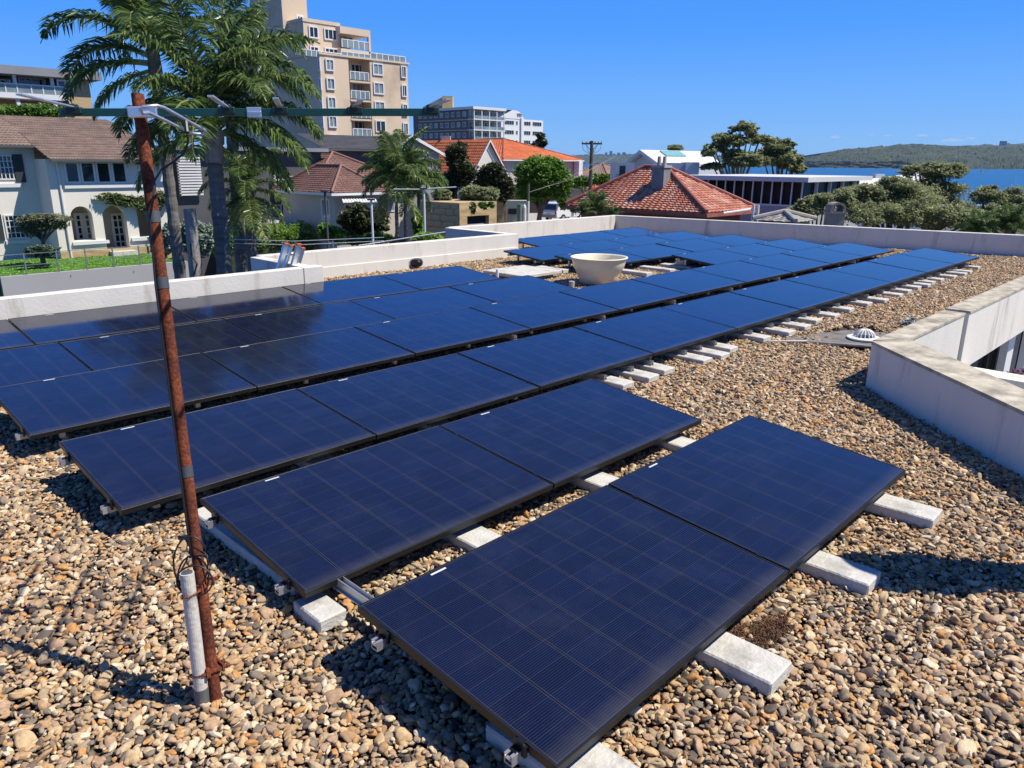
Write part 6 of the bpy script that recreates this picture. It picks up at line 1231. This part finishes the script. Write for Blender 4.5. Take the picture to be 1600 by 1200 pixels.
tree('coastal_tree', 'grey green tree filling the middle of the right hand tree line', GB(1400, 33), [cl(1360, 325, 52, 34, 33), cl(1420, 320, 52, 42, 33), cl(1500, 345, 34, 18, 33), cl(1345, 300, 40, 16, 33), cl(1400, 290, 34, 18, 33)], 49400, 0.056, GUM, .25, seed=43, sub=4, subr=.4, shell=.3, fill=.15, boughs=16, keep=.84)
tree('coastal_tree', 'taller tree with a peaked top against the headland', GB(1460, 36), [cl(1468, 268, 34, 18, 36), cl(1455, 300, 48, 24, 36), cl(1480, 330, 40, 30, 36), cl(1425, 268, 20, 14, 36)], 41800, 0.059, GUM, .25, seed=44, sub=4, subr=.4, shell=.3, fill=.15, boughs=14, keep=.84)
tree('coastal_tree', 'dark bushy tree at the far right edge of the tree line', GB(1560, 33), [cl(1545, 308, 28, 20, 33), cl(1580, 318, 30, 26, 33), cl(1560, 340, 52, 20, 33), cl(1610, 330, 30, 36, 33)], 38000, 0.056, GUM, .25, seed=45, sub=4, subr=.4, shell=.3, fill=.15, boughs=14, keep=.84)
tree('coastal_tree', 'low bushy tree between the pavilion and stone chimney', GB(1270, 29), [cl(1262, 325, 26, 16, 29), cl(1285, 312, 24, 14, 29), cl(1320, 312, 20, 22, 29)], 17100, 0.050, GUM, .15, seed=46, sub=4, subr=.4, shell=.3, fill=.15, boughs=14, keep=.84)
for i, (u, v, s) in enumerate(((1525, 362, .9), (1575, 358, 1.1))):
    b_ = atF(u, v+20, 25); palm(['spiky low palm behind the far parapet, left of two', 'larger spiky low palm behind the far parapet at the right edge'][i], (b_[0], b_[1], G), tuple(atF(u, v+6, 25)), .10, s*.95, ring(0, [(0, 5), (1, 6), (2, 6), (3, 5)], 50+i), seed=50+i, shaft=.2)
for i, (u, v, F_, s) in enumerate(((912, 332, 30, .6), (932, 330, 31, 1.05), (958, 338, 30, .6))):
    b_ = atF(u, v+20, F_); palm(['small fan palm left of the red roofed house, leftmost of three', 'taller pale small palm before the left end of the red roof', 'low palm in front of the pink brick wall'][i], (b_[0], b_[1], G), tuple(atF(u, v+8, F_)), .06, s, ring(0, [(0, 9), (1, 5), (2, 2)], 60+i, (.9, 1.1)), seed=60+i, shaft=.15)
tree('pine_tree', 'small dark tree standing before the white apartment block', GB(846, 150), [cl(846, 222, 9, 6, 150), cl(845, 213, 7, 5, 150), cl(840, 228, 11, 5, 150)], 1600, .35, DARKL, .3, seed=47)
shrub('dark bushy tree top behind the white metal roof', [cl(1055, 231, 12, 4, 80)], 2660, 0.132, GUM, 48)
shrub('tree tops at the foot of the beige tower right side', [cl(650, 262, 12, 10, 70), cl(668, 258, 10, 10, 70), cl(675, 275, 14, 10, 60)], 2400, .2, DARKL, 49)
leaf_extra = shrub('green bank of bushes beyond the driveway and brick wall', [cl(900, 322, 12, 10, 60), cl(882, 316, 12, 10, 66), cl(930, 318, 20, 8, 60)], 3000, .15, GRN1, 52)
shrub('continuous low olive scrub filling the foot of the right hand tree line', fluff([cl(u, 342, 34, 26, 31) for u in range(1345, 1640, 42)], 7, 71, .4, .7), 30000, .06, GUM, 71, sub=4, subr=.45, shell=.3)
# small fair weather clouds over the headland
CLD = bpy.data.materials.new('cloud'); CLD.use_nodes = True; nn_ = CLD.node_tree; nn_.nodes.clear(); o_ = nn_.nodes.new('ShaderNodeOutputMaterial'); v_ = nn_.nodes.new('ShaderNodeVolumePrincipled'); v_.inputs['Density'].default_value = .0022; v_.inputs['Color'].default_value = (1, 1, 1, 1); nn_.links.new(v_.outputs[0], o_.inputs['Volume'])
for i, (u, v, w, h_) in enumerate(((1306, 214, 15, 4.2), (1388, 212, 12, 3.6), (1440, 211.5, 16, 5.2), (1487, 219, 30, 5), (1517, 216, 16, 3.5), (1360, 211, 9, 2.6))):
    c = atF(u, v, 16000); bm = bmesh.new(); bmesh.ops.create_icosphere(bm, subdivisions=3, radius=1)
    for vx in bm.verts: vx.co *= 1+.28*math.sin(vx.co.x*5+i)*math.cos(vx.co.y*4)+.2*math.sin(vx.co.z*7+i*2)
    me_ = bpy.data.meshes.new('cloud'); bm.to_mesh(me_); bm.free(); me_.materials.append(CLD); ob = bpy.data.objects.new('cloud', me_); COL.objects.link(ob); k_ = 16000/FPX/2
    ob.location = tuple(c); ob.scale = (w*k_, w*k_, h_*k_); struct(ob)

# ------------------------------------------------------------------ air: thin even haze round everything up to the skyline
hm = bpy.data.materials.new('haze'); hm.use_nodes = True; n_ = hm.node_tree; n_.nodes.clear(); o_ = n_.nodes.new('ShaderNodeOutputMaterial'); v_ = n_.nodes.new('ShaderNodeVolumePrincipled')
v_.inputs['Density'].default_value = 3.6e-5; v_.inputs['Color'].default_value = (.42, .70, 1.0, 1); v_.inputs['Anisotropy'].default_value = .1; n_.links.new(v_.outputs[0], o_.inputs['Volume'])
hz_ = MB().box(-24500, -24500, SEA-8, 24500, 24500, 140).build('haze', hm); stuff(hz_)
